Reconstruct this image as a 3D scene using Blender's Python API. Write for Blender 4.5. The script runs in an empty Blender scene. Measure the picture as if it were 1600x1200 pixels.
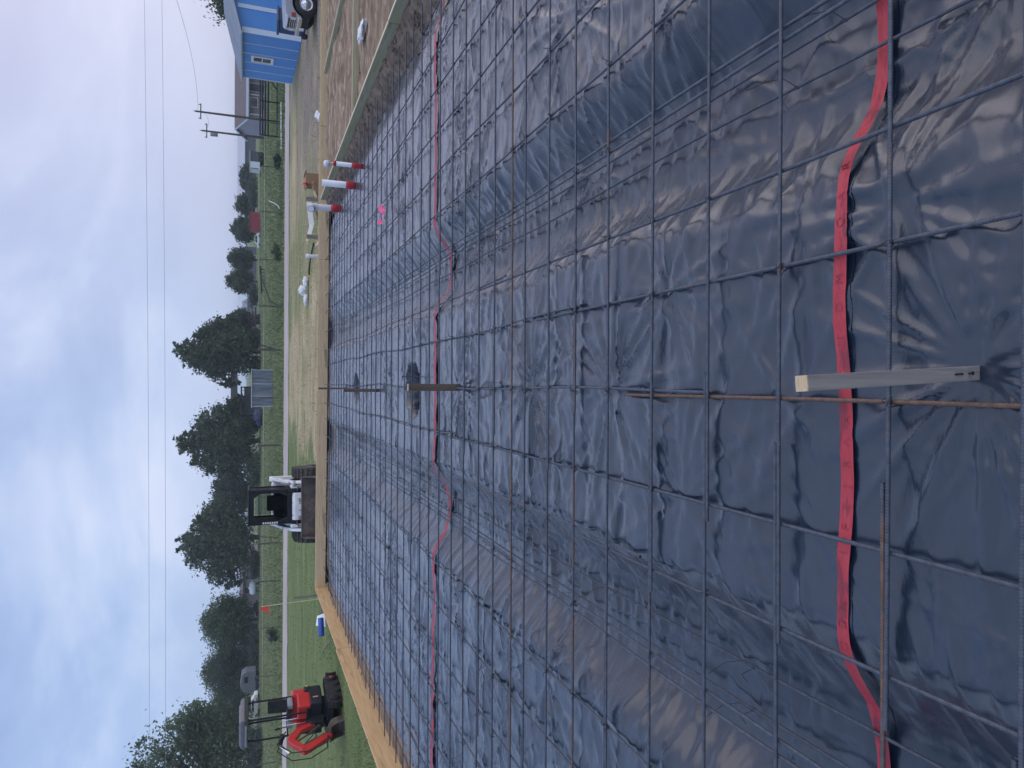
import bpy, bmesh, math, random
import numpy as np
from mathutils import Vector, Matrix

S = bpy.context.scene
COL = S.collection
rad = math.radians
rng = random.Random(7)
nr = np.random.default_rng(11)

# ------------------------------------------------------------------ camera
FOC = 1105.0                      # focal length in pixels of the 1600 px frame
PITCH = rad(20.67)
ROLL = math.atan(0.0045)
EYE = Vector((0, 0, 1.75))        # z = 0 is the middle of the rebar mat
RIGHT = Vector((1, 0, 0))
FWD = Vector((0, math.cos(PITCH), -math.sin(PITCH)))
DOWN = -Vector((0, math.sin(PITCH), math.cos(PITCH)))
AX = RIGHT * math.sin(ROLL) + DOWN * math.cos(ROLL)      # the photograph is turned a quarter: its right is down
AY = RIGHT * math.cos(ROLL) - DOWN * math.sin(ROLL)
cam_d = bpy.data.cameras.new("camera")
cam = bpy.data.objects.new("camera", cam_d)
COL.objects.link(cam)
M = Matrix((AX, AY, -FWD)).transposed().to_4x4()
M.translation = EYE
cam.matrix_world = M
cam_d.sensor_width = 36.0
cam_d.lens = 36.0 * FOC / 1600.0
cam_d.clip_start = 0.05
cam_d.clip_end = 5000
S.camera = cam

# ------------------------------------------------------------------ sky, sun, exposure
SUN_AZ, SUN_EL = rad(104), rad(27)     # azimuth from +Y towards +X
W = bpy.data.worlds.new("World")
S.world = W
W.use_nodes = True
wn, wl = W.node_tree.nodes, W.node_tree.links
wn.clear()
def N(t, nodes=None, **kw):
    n = (nodes or wn).new(t)
    for k, v in kw.items():
        setattr(n, k, v)
    return n
def mth(op, a, b=None, nodes=None, links=None, clamp=False):
    nodes = nodes or wn; links = links or wl
    n = nodes.new('ShaderNodeMath'); n.operation = op; n.use_clamp = clamp
    for i, s in enumerate((a, b)):
        if s is None: continue
        if isinstance(s, (int, float)): n.inputs[i].default_value = s
        else: links.new(s, n.inputs[i])
    return n.outputs[0]
sky = N('ShaderNodeTexSky', sky_type='NISHITA')
sky.sun_disc = False
sky.sun_elevation = SUN_EL
sky.sun_rotation = SUN_AZ
tc = N('ShaderNodeTexCoord')
sep = N('ShaderNodeSeparateXYZ'); wl.new(tc.outputs['Generated'], sep.inputs[0])
zz = mth('ADD', mth('MAXIMUM', sep.outputs[2], 0.0), 0.45)
comb = N('ShaderNodeCombineXYZ')
wl.new(mth('DIVIDE', sep.outputs[0], zz), comb.inputs[0])
wl.new(mth('DIVIDE', sep.outputs[1], zz), comb.inputs[1])
comb.inputs[2].default_value = 3.4
n1 = N('ShaderNodeTexNoise'); wl.new(comb.outputs[0], n1.inputs['Vector'])
n1.inputs['Scale'].default_value = 1.7; n1.inputs['Detail'].default_value = 5
n1.inputs['Roughness'].default_value = 0.52; n1.inputs['Distortion'].default_value = 0.35
cr = N('ShaderNodeValToRGB'); wl.new(n1.outputs[0], cr.inputs[0])
e = cr.color_ramp.elements
e[0].position = 0.36; e[0].color = (0.145, 0.205, 0.365, 1)
e[1].position = 0.70; e[1].color = (0.50, 0.515, 0.615, 1)
m_ = cr.color_ramp.elements.new(0.50); m_.color = (0.212, 0.285, 0.455, 1)
m_ = cr.color_ramp.elements.new(0.60); m_.color = (0.335, 0.392, 0.535, 1)
# lighter, warmer veil towards the low sun
dot = N('ShaderNodeVectorMath', operation='DOT_PRODUCT')
wl.new(tc.outputs['Generated'], dot.inputs[0])
dot.inputs[1].default_value = (math.sin(rad(60)) * 0.97, math.cos(rad(60)) * 0.97, 0.22)
gl = mth('POWER', mth('MAXIMUM', dot.outputs['Value'], 0.0), 3.0)
gl = mth('MULTIPLY', gl, 0.70, clamp=True)
mx = N('ShaderNodeMix', data_type='RGBA'); wl.new(gl, mx.inputs[0])
mx.inputs[7].default_value = (0.64, 0.545, 0.60, 1)
# even pale band near the horizon
hz = mth('POWER', mth('SUBTRACT', 1.0, mth('MAXIMUM', sep.outputs[2], 0.0), clamp=True), 6.0)
mh = N('ShaderNodeMix', data_type='RGBA'); wl.new(mth('MULTIPLY', hz, 0.95), mh.inputs[0])
wl.new(cr.outputs[0], mh.inputs[6]); mh.inputs[7].default_value = (0.250, 0.325, 0.500, 1)
wl.new(mh.outputs[2], mx.inputs[6])
sc = N('ShaderNodeVectorMath', operation='SCALE'); wl.new(mx.outputs[2], sc.inputs[0]); sc.inputs['Scale'].default_value = 10.0
mk = N('ShaderNodeMix', data_type='RGBA'); mk.inputs[0].default_value = 0.90
wl.new(sky.outputs[0], mk.inputs[6]); wl.new(sc.outputs[0], mk.inputs[7])
bg = N('ShaderNodeBackground'); wl.new(mk.outputs[2], bg.inputs[0]); bg.inputs[1].default_value = 0.1
wo = N('ShaderNodeOutputWorld'); wl.new(bg.outputs[0], wo.inputs[0])

sd = bpy.data.lights.new("sun", 'SUN')
sd.energy = 0.9; sd.angle = rad(110); sd.color = (1.0, 0.91, 0.84)
sun = bpy.data.objects.new("sun", sd)
COL.objects.link(sun)
sv = Vector((math.sin(SUN_AZ) * math.cos(SUN_EL), math.cos(SUN_AZ) * math.cos(SUN_EL), math.sin(SUN_EL)))
sun.rotation_euler = (-sv).to_track_quat('-Z', 'Y').to_euler()
sun.location = (30, 10, 30)

S.view_settings.view_transform = 'Standard'
S.view_settings.look = 'None'
S.view_settings.gamma = 1
S.view_settings.exposure = 0.86
S.view_settings.use_curve_mapping = False
S.render.engine = 'CYCLES'
S.cycles.use_denoising = True
S.cycles.max_bounces = 6
S.cycles.caustics_reflective = False
S.cycles.caustics_refractive = False

# ------------------------------------------------------------------ helpers
def ray(px, py):
    v = FWD * FOC + AX * (px - 800) + AY * (600 - py)
    return v
def on_z(px, py, z):              # the point at height z seen at that spot of the photograph
    v = ray(px, py); t = (z - EYE.z) / v.z
    return EYE + v * t
def on_y(px, py, Y):              # the point Y metres away seen at that spot
    v = ray(px, py); t = Y / v.y
    return EYE + v * t

GR = -0.45                        # grade around the slab
def setp(o, label=None, cat=None, group=None, kind=None):
    if label: o['label'] = label
    if cat: o['category'] = cat
    if group: o['group'] = group
    if kind: o['kind'] = kind
    return o
def thing(name, label, cat, loc=(0, 0, 0), rz=0.0, group=None):
    o = bpy.data.objects.new(name, None)
    COL.objects.link(o)
    o.location = loc; o.rotation_euler = (0, 0, rz)
    o.empty_display_size = 0.2
    return setp(o, label, cat, group)
def link_mesh(name, me, parent=None):
    o = bpy.data.objects.new(name, me)
    COL.objects.link(o)
    if parent is not None: o.parent = parent
    return o

class MB:
    def __init__(s): s.v = []; s.f = []; s.sm = []
    def add(s, vs, fs, smooth=False):
        b = len(s.v); s.v += [tuple(p) for p in vs]
        s.f += [tuple(i + b for i in f) for f in fs]; s.sm += [smooth] * len(fs)
        return s
    def box(s, c, d, rot=None, taper=1.0):
        hx, hy, hz = d[0] / 2, d[1] / 2, d[2] / 2
        vs = []
        for z in (-hz, hz):
            k = taper if z > 0 else 1.0
            for x, y in ((-hx, -hy), (hx, -hy), (hx, hy), (-hx, hy)):
                p = Vector((x * k, y * k, z))
                if rot is not None: p = rot @ p
                vs.append(p + Vector(c))
        return s.add(vs, [(3, 2, 1, 0), (4, 5, 6, 7), (0, 1, 5, 4), (1, 2, 6, 5), (2, 3, 7, 6), (3, 0, 4, 7)])
    def bbox(s, c, d, b=0.01, rot=None):      # box with chamfered edges
        bm = bmesh.new(); bmesh.ops.create_cube(bm, size=1)
        for v in bm.verts: v.co = Vector((v.co.x * d[0], v.co.y * d[1], v.co.z * d[2]))
        bmesh.ops.bevel(bm, geom=bm.edges[:], offset=min(b, min(d) * 0.45), segments=2, affect='EDGES', profile=0.6)
        bm.verts.index_update()
        vs = [((rot @ v.co) if rot is not None else v.co) + Vector(c) for v in bm.verts]
        s.add(vs, [[v.index for v in f.verts] for f in bm.faces], False); bm.free()
        return s
    def bar(s, p0, p1, w, h, b=0.0):          # squared bar from p0 to p1
        p0, p1 = Vector(p0), Vector(p1); d = p1 - p0
        q = d.to_track_quat('Y', 'Z').to_matrix()
        if b: return s.bbox((p0 + p1) / 2, (w, d.length, h), b, q)
        return s.box((p0 + p1) / 2, (w, d.length, h), q)
    def tube(s, pts, r, n=8, cap=True, smooth=True):
        pts = [Vector(p) for p in pts]; m = len(pts)
        rs = r if isinstance(r, (list, tuple)) else [r] * m
        vs = []; up = None
        for i, p in enumerate(pts):
            t = (pts[min(i + 1, m - 1)] - pts[max(i - 1, 0)]).normalized()
            if up is None: up = t.orthogonal().normalized()
            up = (up - t * up.dot(t)).normalized(); sd_ = t.cross(up)
            for k in range(n):
                a = 2 * math.pi * k / n
                vs.append(p + (up * math.cos(a) + sd_ * math.sin(a)) * rs[i])
        fs = [(i * n + k, i * n + (k + 1) % n, (i + 1) * n + (k + 1) % n, (i + 1) * n + k) for i in range(m - 1) for k in range(n)]
        s.add(vs, fs, smooth)
        if cap: s.add(vs[:n], [tuple(range(n - 1, -1, -1))]); s.add(vs[-n:], [tuple(range(n))])
        return s
    def prism(s, poly, x0, x1, axis='x', T=None):   # polygon in the other two axes, extruded
        def P(a, b, c):
            p = Vector({'x': (c, a, b), 'y': (a, c, b), 'z': (a, b, c)}[axis])
            return T @ p if T is not None else p
        n = len(poly)
        vs = [P(a, b, x0) for a, b in poly] + [P(a, b, x1) for a, b in poly]
        fs = [tuple(range(n)), tuple(range(2 * n - 1, n - 1, -1))]
        fs += [(i, i + n, (i + 1) % n + n, (i + 1) % n) for i in range(n)]
        return s.add(vs, fs)
    def lathe(s, prof, n=20, T=None, smooth=True):  # profile (r, z)
        vs = []
        for r, z in prof:
            for k in range(n):
                a = 2 * math.pi * k / n
                p = Vector((r * math.cos(a), r * math.sin(a), z))
                vs.append(T @ p if T is not None else p)
        m = len(prof)
        fs = [(i * n + k, i * n + (k + 1) % n, (i + 1) * n + (k + 1) % n, (i + 1) * n + k) for i in range(m - 1) for k in range(n)]
        return s.add(vs, fs, smooth)
    def build(s, name, mat, parent=None, bevel=0.0):
        me = bpy.data.meshes.new(name)
        me.from_pydata(s.v, [], s.f)
        me.polygons.foreach_set('use_smooth', s.sm)
        bm = bmesh.new(); bm.from_mesh(me); bmesh.ops.recalc_face_normals(bm, faces=bm.faces[:]); bm.to_mesh(me); bm.free()
        if mat is not None: me.materials.append(mat)
        o = link_mesh(name, me, parent)
        if bevel:
            md = o.modifiers.new('bevel', 'BEVEL'); md.width = bevel; md.segments = 2; md.limit_method = 'ANGLE'
        return o

def np_mesh(name, verts, faces, mat, smooth=True, parent=None):
    me = bpy.data.meshes.new(name)
    verts = np.asarray(verts, np.float32); faces = np.asarray(faces, np.int32)
    k = faces.shape[1]
    me.vertices.add(len(verts)); me.vertices.foreach_set('co', verts.ravel())
    me.loops.add(faces.size); me.loops.foreach_set('vertex_index', faces.ravel())
    me.polygons.add(len(faces))
    me.polygons.foreach_set('loop_start', np.arange(0, faces.size, k, dtype=np.int32))
    me.polygons.foreach_set('use_smooth', np.full(len(faces), smooth))
    me.update(calc_edges=True)
    if mat is not None: me.materials.append(mat)
    return link_mesh(name, me, parent)
def grid_faces(nx, ny):
    i = np.arange(nx * ny).reshape(ny, nx)
    return np.stack([i[:-1, :-1], i[:-1, 1:], i[1:, 1:], i[1:, :-1]], -1).reshape(-1, 4)

# gradient noise
_P = np.random.default_rng(3).permutation(512)
_P = np.concatenate([_P, _P, _P])
def pn(x, y, seed=0):
    xi = np.floor(x).astype(int); yi = np.floor(y).astype(int)
    fx = x - xi; fy = y - yi
    u = fx * fx * fx * (fx * (fx * 6 - 15) + 10); v = fy * fy * fy * (fy * (fy * 6 - 15) + 10)
    def g(ix, iy, dx, dy):
        h = _P[(_P[(ix + seed * 57) & 511] + iy + seed * 131) & 511] * (2 * np.pi / 512)
        return np.cos(h) * dx + np.sin(h) * dy
    a = g(xi, yi, fx, fy); b = g(xi + 1, yi, fx - 1, fy); c = g(xi, yi + 1, fx, fy - 1); d = g(xi + 1, yi + 1, fx - 1, fy - 1)
    return ((a + (b - a) * u) + ((c + (d - c) * u) - (a + (b - a) * u)) * v) * 1.5
def sstep(a, b, x):
    t = np.clip((x - a) / (b - a), 0, 1); return t * t * (3 - 2 * t)

# ------------------------------------------------------------------ materials
def mat(name, c1, c2=None, scale=6.0, rough=0.6, metal=0.0, bump=0.0, bscale=None, detail=5, stretch=(1, 1, 1), spec=0.5,
        c3=None, s3=1.2, lo3=0.5, hi3=0.62, emit=None, bdist=0.02, coords='Object', coat=0.0, rvar=0.0):
    m = bpy.data.materials.new(name); m.use_nodes = True
    nt = m.node_tree; nd, lk = nt.nodes, nt.links
    b = nd['Principled BSDF']
    b.inputs['Roughness'].default_value = rough; b.inputs['Metallic'].default_value = metal
    b.inputs['Specular IOR Level'].default_value = spec
    if coat: b.inputs['Coat Weight'].default_value = coat; b.inputs['Coat Roughness'].default_value = 0.15
    t = nd.new('ShaderNodeTexCoord'); mp = nd.new('ShaderNodeMapping'); mp.inputs['Scale'].default_value = stretch
    lk.new(t.outputs[coords], mp.inputs[0])
    def noise(sc_, det=detail):
        n = nd.new('ShaderNodeTexNoise'); n.inputs['Scale'].default_value = sc_; n.inputs['Detail'].default_value = det
        n.inputs['Roughness'].default_value = 0.6
        lk.new(mp.outputs[0], n.inputs['Vector']); return n.outputs[0]
    col = None
    if c2 is not None:
        r = nd.new('ShaderNodeValToRGB'); lk.new(noise(scale), r.inputs[0])
        r.color_ramp.elements[0].position = 0.32; r.color_ramp.elements[0].color = (*c1, 1)
        r.color_ramp.elements[1].position = 0.68; r.color_ramp.elements[1].color = (*c2, 1)
        col = r.outputs[0]
    if c3 is not None:
        r = nd.new('ShaderNodeMapRange'); r.inputs[1].default_value = lo3; r.inputs[2].default_value = hi3
        lk.new(noise(s3, 6), r.inputs[0])
        x = nd.new('ShaderNodeMix'); x.data_type = 'RGBA'; lk.new(r.outputs[0], x.inputs[0])
        if col is not None: lk.new(col, x.inputs[6])
        else: x.inputs[6].default_value = (*c1, 1)
        x.inputs[7].default_value = (*c3, 1); col = x.outputs[2]
    if col is None: b.inputs['Base Color'].default_value = (*c1, 1)
    else: lk.new(col, b.inputs['Base Color'])
    if rvar:
        r = nd.new('ShaderNodeMapRange'); r.inputs[3].default_value = rough - rvar; r.inputs[4].default_value = rough + rvar
        r.inputs[1].default_value = 0.3; r.inputs[2].default_value = 0.7
        lk.new(noise(scale * 0.7), r.inputs[0]); lk.new(r.outputs[0], b.inputs['Roughness'])
    if bump:
        bp = nd.new('ShaderNodeBump'); bp.inputs['Strength'].default_value = bump; bp.inputs['Distance'].default_value = bdist
        lk.new(noise(bscale or scale * 3, 6), bp.inputs['Height']); lk.new(bp.outputs[0], b.inputs['Normal'])
    if emit: b.inputs['Emission Color'].default_value = (*emit, 1); b.inputs['Emission Strength'].default_value = 1
    return m

MT = {}
def wood(name, c1, c2, along='x', rough=0.75):
    st = {'x': (1.2, 22, 22), 'y': (22, 1.2, 22), 'z': (22, 22, 1.2)}[along]
    return mat(name, c1, c2, scale=1.3, rough=rough, bump=0.35, bscale=2.2, stretch=st, c3=tuple(k * 0.62 for k in c1), s3=0.55, lo3=0.58, hi3=0.72, bdist=0.004, spec=0.25)
MT['lumber_y'] = wood('fresh_lumber_lengthwise', (0.50, 0.33, 0.17), (0.64, 0.45, 0.255), 'y')
MT['lumber_x'] = wood('fresh_lumber_crosswise', (0.56, 0.41, 0.245), (0.72, 0.56, 0.36), 'x')
MT['treated_y'] = wood('treated_lumber_lengthwise', (0.28, 0.275, 0.18), (0.38, 0.37, 0.25), 'y')
MT['treated_x'] = wood('treated_lumber_crosswise', (0.31, 0.29, 0.195), (0.42, 0.385, 0.27), 'x')
MT['stake'] = wood('weathered_stake', (0.20, 0.19, 0.185), (0.36, 0.345, 0.33), 'z')
MT['stake_brown'] = wood('brown_stake', (0.085, 0.068, 0.058), (0.155, 0.125, 0.105), 'z')
MT['endgrain'] = mat('end_grain', (0.42, 0.31, 0.18), (0.66, 0.53, 0.34), scale=3, rough=0.8, stretch=(14, 60, 8))
MT['cream'] = wood('cream_cut_edge', (0.58, 0.50, 0.34), (0.72, 0.64, 0.46), 'y')
MT['grey_wood'] = wood('grey_wood', (0.17, 0.16, 0.14), (0.28, 0.26, 0.23), 'z')
MT['soil'] = mat('tracked_soil', (0.145, 0.106, 0.076), (0.34, 0.258, 0.188), scale=5.5, rough=0.95, bump=0.6, bscale=14, detail=8, stretch=(0.35, 1, 1), c3=(0.44, 0.345, 0.260), s3=9, lo3=0.52, hi3=0.66, bdist=0.03, spec=0.1)
MT['clod'] = mat('loose_dirt', (0.115, 0.088, 0.070), (0.26, 0.205, 0.16), scale=7, rough=1, bump=0.8, bscale=22, detail=8, c3=(0.25, 0.21, 0.16), s3=5, lo3=0.55, hi3=0.68, spec=0.1)
MT['white'] = mat('white_paint', (0.66, 0.68, 0.72), (0.76, 0.78, 0.80), scale=3, rough=0.5)
MT['white_mud'] = mat('muddy_white_paint', (0.62, 0.65, 0.70), (0.74, 0.77, 0.80), scale=3, rough=0.45, c3=(0.22, 0.19, 0.165), s3=5.5, lo3=0.54, hi3=0.60)
MT['pvc'] = mat('white_pvc', (0.60, 0.63, 0.70), (0.70, 0.72, 0.78), scale=5, rough=0.35)
MT['red_wrap'] = mat('red_tape_wrap', (0.42, 0.015, 0.03), (0.55, 0.03, 0.05), scale=20, rough=0.45, bump=0.3, bscale=40)
MT['black'] = mat('black_paint', (0.009, 0.012, 0.018), (0.020, 0.024, 0.032), scale=4, rough=0.6, spec=0.25)
MT['rubber'] = mat('rubber', (0.013, 0.014, 0.016), (0.035, 0.034, 0.034), scale=8, rough=0.8, bump=0.3)
MT['track_mud'] = mat('muddy_rubber', (0.03, 0.03, 0.032), (0.075, 0.070, 0.066), scale=9, rough=0.9, bump=0.4, c3=(0.13, 0.115, 0.10), s3=5, lo3=0.55, hi3=0.7)
MT['steel'] = mat('worn_steel', (0.07, 0.068, 0.072), (0.13, 0.12, 0.12), scale=5, rough=0.5, metal=0.5, c3=(0.16, 0.13, 0.105), s3=3.5)
MT['bucket_steel'] = mat('worn_bucket', (0.075, 0.066, 0.066), (0.14, 0.12, 0.115), scale=5, rough=0.6, metal=0.2, c3=(0.17, 0.135, 0.115), s3=2.5, bump=0.2)
MT['chrome'] = mat('chrome', (0.62, 0.64, 0.68), rough=0.18, metal=1.0)
MT['red'] = mat('red_machine_paint', (0.46, 0.020, 0.022), (0.56, 0.034, 0.034), scale=2, rough=0.38, c3=(0.30, 0.05, 0.05), s3=4, lo3=0.62, hi3=0.74, coat=0.3)
MT['canopy'] = mat('canopy_plastic', (0.05, 0.055, 0.065), (0.08, 0.085, 0.10), scale=2, rough=0.35, coat=0.4)
MT['canopy_pale'] = mat('canopy_panel', (0.17, 0.185, 0.22), (0.22, 0.235, 0.27), scale=2, rough=0.4)
MT['glass'] = mat('dark_glass', (0.02, 0.025, 0.03), rough=0.06, spec=0.8)
MT['pane'] = mat('window_glass', (0.08, 0.10, 0.11), rough=0.05, spec=0.8)
MT['blue_wall'] = mat('blue_siding', (0.070, 0.255, 0.640), (0.085, 0.285, 0.680), scale=1.2, rough=0.5, bump=0.1, bscale=30)
MT['blue_trim'] = mat('pale_blue_trim', (0.52, 0.62, 0.78), (0.58, 0.68, 0.82), scale=3, rough=0.5)
MT['metal_roof'] = mat('pale_metal_roof', (0.33, 0.38, 0.46), (0.40, 0.45, 0.52), scale=1, rough=0.35, metal=0.3)
MT['silver'] = mat('silver_car_paint', (0.36, 0.38, 0.44), (0.42, 0.44, 0.49), scale=1.5, rough=0.3, metal=0.35, coat=0.5)
MT['navy'] = mat('navy_plastic', (0.012, 0.045, 0.13), (0.02, 0.06, 0.16), scale=3, rough=0.45)
MT['blue'] = mat('blue_wrap', (0.015, 0.06, 0.32), (0.02, 0.09, 0.42), scale=8, rough=0.35)
MT['paper'] = mat('white_paper', (0.68, 0.72, 0.78), (0.80, 0.82, 0.85), scale=8, rough=0.8, bump=0.4)
MT['flag'] = mat('orange_red_flag', (0.75, 0.07, 0.045), (0.82, 0.10, 0.07), scale=6, rough=0.6)
MT['fibre'] = mat('pale_rod', (0.60, 0.62, 0.42), rough=0.5)
MT['pink'] = mat('pink_ribbon', (0.78, 0.07, 0.24), (0.85, 0.16, 0.33), scale=12, rough=0.45)
MT['card'] = mat('cardboard', (0.22, 0.14, 0.085), (0.28, 0.18, 0.11), scale=4, rough=0.9)
MT['amber'] = mat('red_lens', (0.30, 0.05, 0.03), rough=0.3)
MT['lens'] = mat('clear_lens', (0.65, 0.66, 0.68), rough=0.15)
MT['sticker'] = mat('white_sticker', (0.72, 0.72, 0.74), rough=0.5)
MT['yellow'] = mat('yellow_sticker', (0.62, 0.42, 0.05), rough=0.5)
MT['pinkish'] = mat('pale_red_sticker', (0.55, 0.22, 0.22), rough=0.5)
MT['house_wall'] = mat('mauve_siding', (0.22, 0.21, 0.25), (0.26, 0.25, 0.29), scale=2, rough=0.7)
MT['house_gable'] = mat('pale_gable_siding', (0.36, 0.35, 0.43), (0.42, 0.41, 0.48), scale=2, rough=0.7)
MT['brown_roof'] = mat('brown_shingle_roof', (0.115, 0.095, 0.105), (0.16, 0.135, 0.14), scale=2, rough=0.85, bump=0.3)
MT['pale_roof'] = mat('pale_sheet_roof', (0.40, 0.43, 0.50), (0.48, 0.50, 0.56), scale=2, rough=0.5)
MT['dark_wall'] = mat('dark_weathered_wall', (0.07, 0.08, 0.10), (0.12, 0.13, 0.15), scale=3, rough=0.8)
MT['grey_wall'] = mat('grey_weathered_wall', (0.20, 0.22, 0.26), (0.29, 0.31, 0.35), scale=3, rough=0.7)
MT['dim_wall'] = mat('dim_bluish_wall', (0.11, 0.125, 0.15), (0.16, 0.18, 0.21), scale=3, rough=0.8)
MT['tarp'] = mat('dark_blue_tarp', (0.010, 0.020, 0.055), (0.02, 0.035, 0.085), scale=3, rough=0.6)
MT['tin'] = mat('galvanised_sheet', (0.10, 0.125, 0.165), (0.24, 0.28, 0.34), scale=1.6, rough=0.45, metal=0.3, stretch=(3, 3, 0.35), c3=(0.07, 0.08, 0.10), s3=1.3, lo3=0.56, hi3=0.72)
MT['barn_red'] = mat('red_sheet_wall', (0.24, 0.03, 0.05), (0.30, 0.04, 0.065), scale=2, rough=0.6)
MT['maroon'] = mat('maroon_trailer_paint', (0.055, 0.022, 0.035), (0.08, 0.035, 0.045), scale=3, rough=0.6)
MT['tank'] = mat('white_tank_paint', (0.62, 0.70, 0.78), (0.70, 0.76, 0.82), scale=2, rough=0.35)
MT['bark'] = mat('bark', (0.045, 0.040, 0.036), (0.09, 0.08, 0.07), scale=5, rough=0.95, bump=0.5)
MT['pole'] = mat('pole_wood', (0.06, 0.052, 0.055), (0.10, 0.085, 0.085), scale=4, rough=0.9)
MT['wire'] = mat('overhead_wire', (0.26, 0.28, 0.33), rough=0.6)
MT['post'] = mat('fence_post_wood', (0.07, 0.068, 0.062), (0.12, 0.115, 0.10), scale=6, rough=0.9)
MT['fwire'] = mat('fence_wire', (0.16, 0.16, 0.16), rough=0.6, metal=0.5)
MT['tie'] = mat('tie_wire_steel', (0.02, 0.021, 0.026), (0.05, 0.045, 0.042), scale=60, rough=0.55, metal=0.5)
def leaf_mat(name, c1, c2):
    m = mat(name, c1, c2, scale=0.55, rough=0.65, spec=0.25, detail=3)
    nd, lk = m.node_tree.nodes, m.node_tree.links
    b = nd['Principled BSDF']; out = nd['Material Output']
    tr = nd.new('ShaderNodeBsdfTranslucent'); lk.new(b.inputs['Base Color'].links[0].from_socket, tr.inputs[0])
    mx_ = nd.new('ShaderNodeMixShader'); mx_.inputs[0].default_value = 0.42
    lk.new(b.outputs[0], mx_.inputs[1]); lk.new(tr.outputs[0], mx_.inputs[2]); lk.new(mx_.outputs[0], out.inputs[0])
    return m
MT['leaf_a'] = leaf_mat('leaves_deep_green', (0.050, 0.082, 0.062), (0.135, 0.18, 0.112))
MT['leaf_b'] = leaf_mat('leaves_mid_green', (0.055, 0.096, 0.060), (0.145, 0.20, 0.108))
MT['leaf_c'] = leaf_mat('leaves_grey_green', (0.062, 0.088, 0.080), (0.108, 0.140, 0.116))

def rebar_mat(name, rust):
    m = bpy.data.materials.new(name); m.use_nodes = True
    nd, lk = m.node_tree.nodes, m.node_tree.links
    b = nd['Principled BSDF']; b.inputs['Roughness'].default_value = 0.5; b.inputs['Metallic'].default_value = 0.25
    t = nd.new('ShaderNodeTexCoord')
    n = nd.new('ShaderNodeTexNoise'); n.inputs['Scale'].default_value = 2.2; n.inputs['Detail'].default_value = 6; n.inputs['Roughness'].default_value = 0.7
    lk.new(t.outputs['Object'], n.inputs['Vector'])
    oi = nd.new('ShaderNodeObjectInfo')
    a = nd.new('ShaderNodeMath'); a.operation = 'MULTIPLY_ADD'; lk.new(oi.outputs['Random'], a.inputs[0]); a.inputs[1].default_value = 0.12
    lk.new(n.outputs[0], a.inputs[2])
    r = nd.new('ShaderNodeMapRange'); lk.new(a.outputs[0], r.inputs[0])
    r.inputs[1].default_value = 0.66 - rust; r.inputs[2].default_value = 0.76 - rust
    x = nd.new('ShaderNodeMix'); x.data_type = 'RGBA'; lk.new(r.outputs[0], x.inputs[0])
    x.inputs[6].default_value = (0.085, 0.102, 0.138, 1); x.inputs[7].default_value = (0.17, 0.105, 0.075, 1)
    n2 = nd.new('ShaderNodeTexNoise'); n2.inputs['Scale'].default_value = 45; lk.new(t.outputs['Object'], n2.inputs['Vector'])
    y = nd.new('ShaderNodeMix'); y.data_type = 'RGBA'; y.blend_type = 'MULTIPLY'; y.inputs[0].default_value = 0.7
    lk.new(x.outputs[2], y.inputs[6]); 
    cr_ = nd.new('ShaderNodeValToRGB'); lk.new(n2.outputs[0], cr_.inputs[0]); cr_.color_ramp.elements[0].color = (0.5, 0.5, 0.5, 1); cr_.color_ramp.elements[0].position = 0.35; cr_.color_ramp.elements[1].position = 0.65
    lk.new(cr_.outputs[0], y.inputs[7]); lk.new(y.outputs[2], b.inputs['Base Color'])
    return m
MT['rebar'] = rebar_mat('rebar_mill_scale', 0.0)
MT['rebar_rust'] = rebar_mat('rebar_rusty', 0.16)
MT['rebar_brown'] = rebar_mat('rebar_brown_rust', 0.34)

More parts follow.
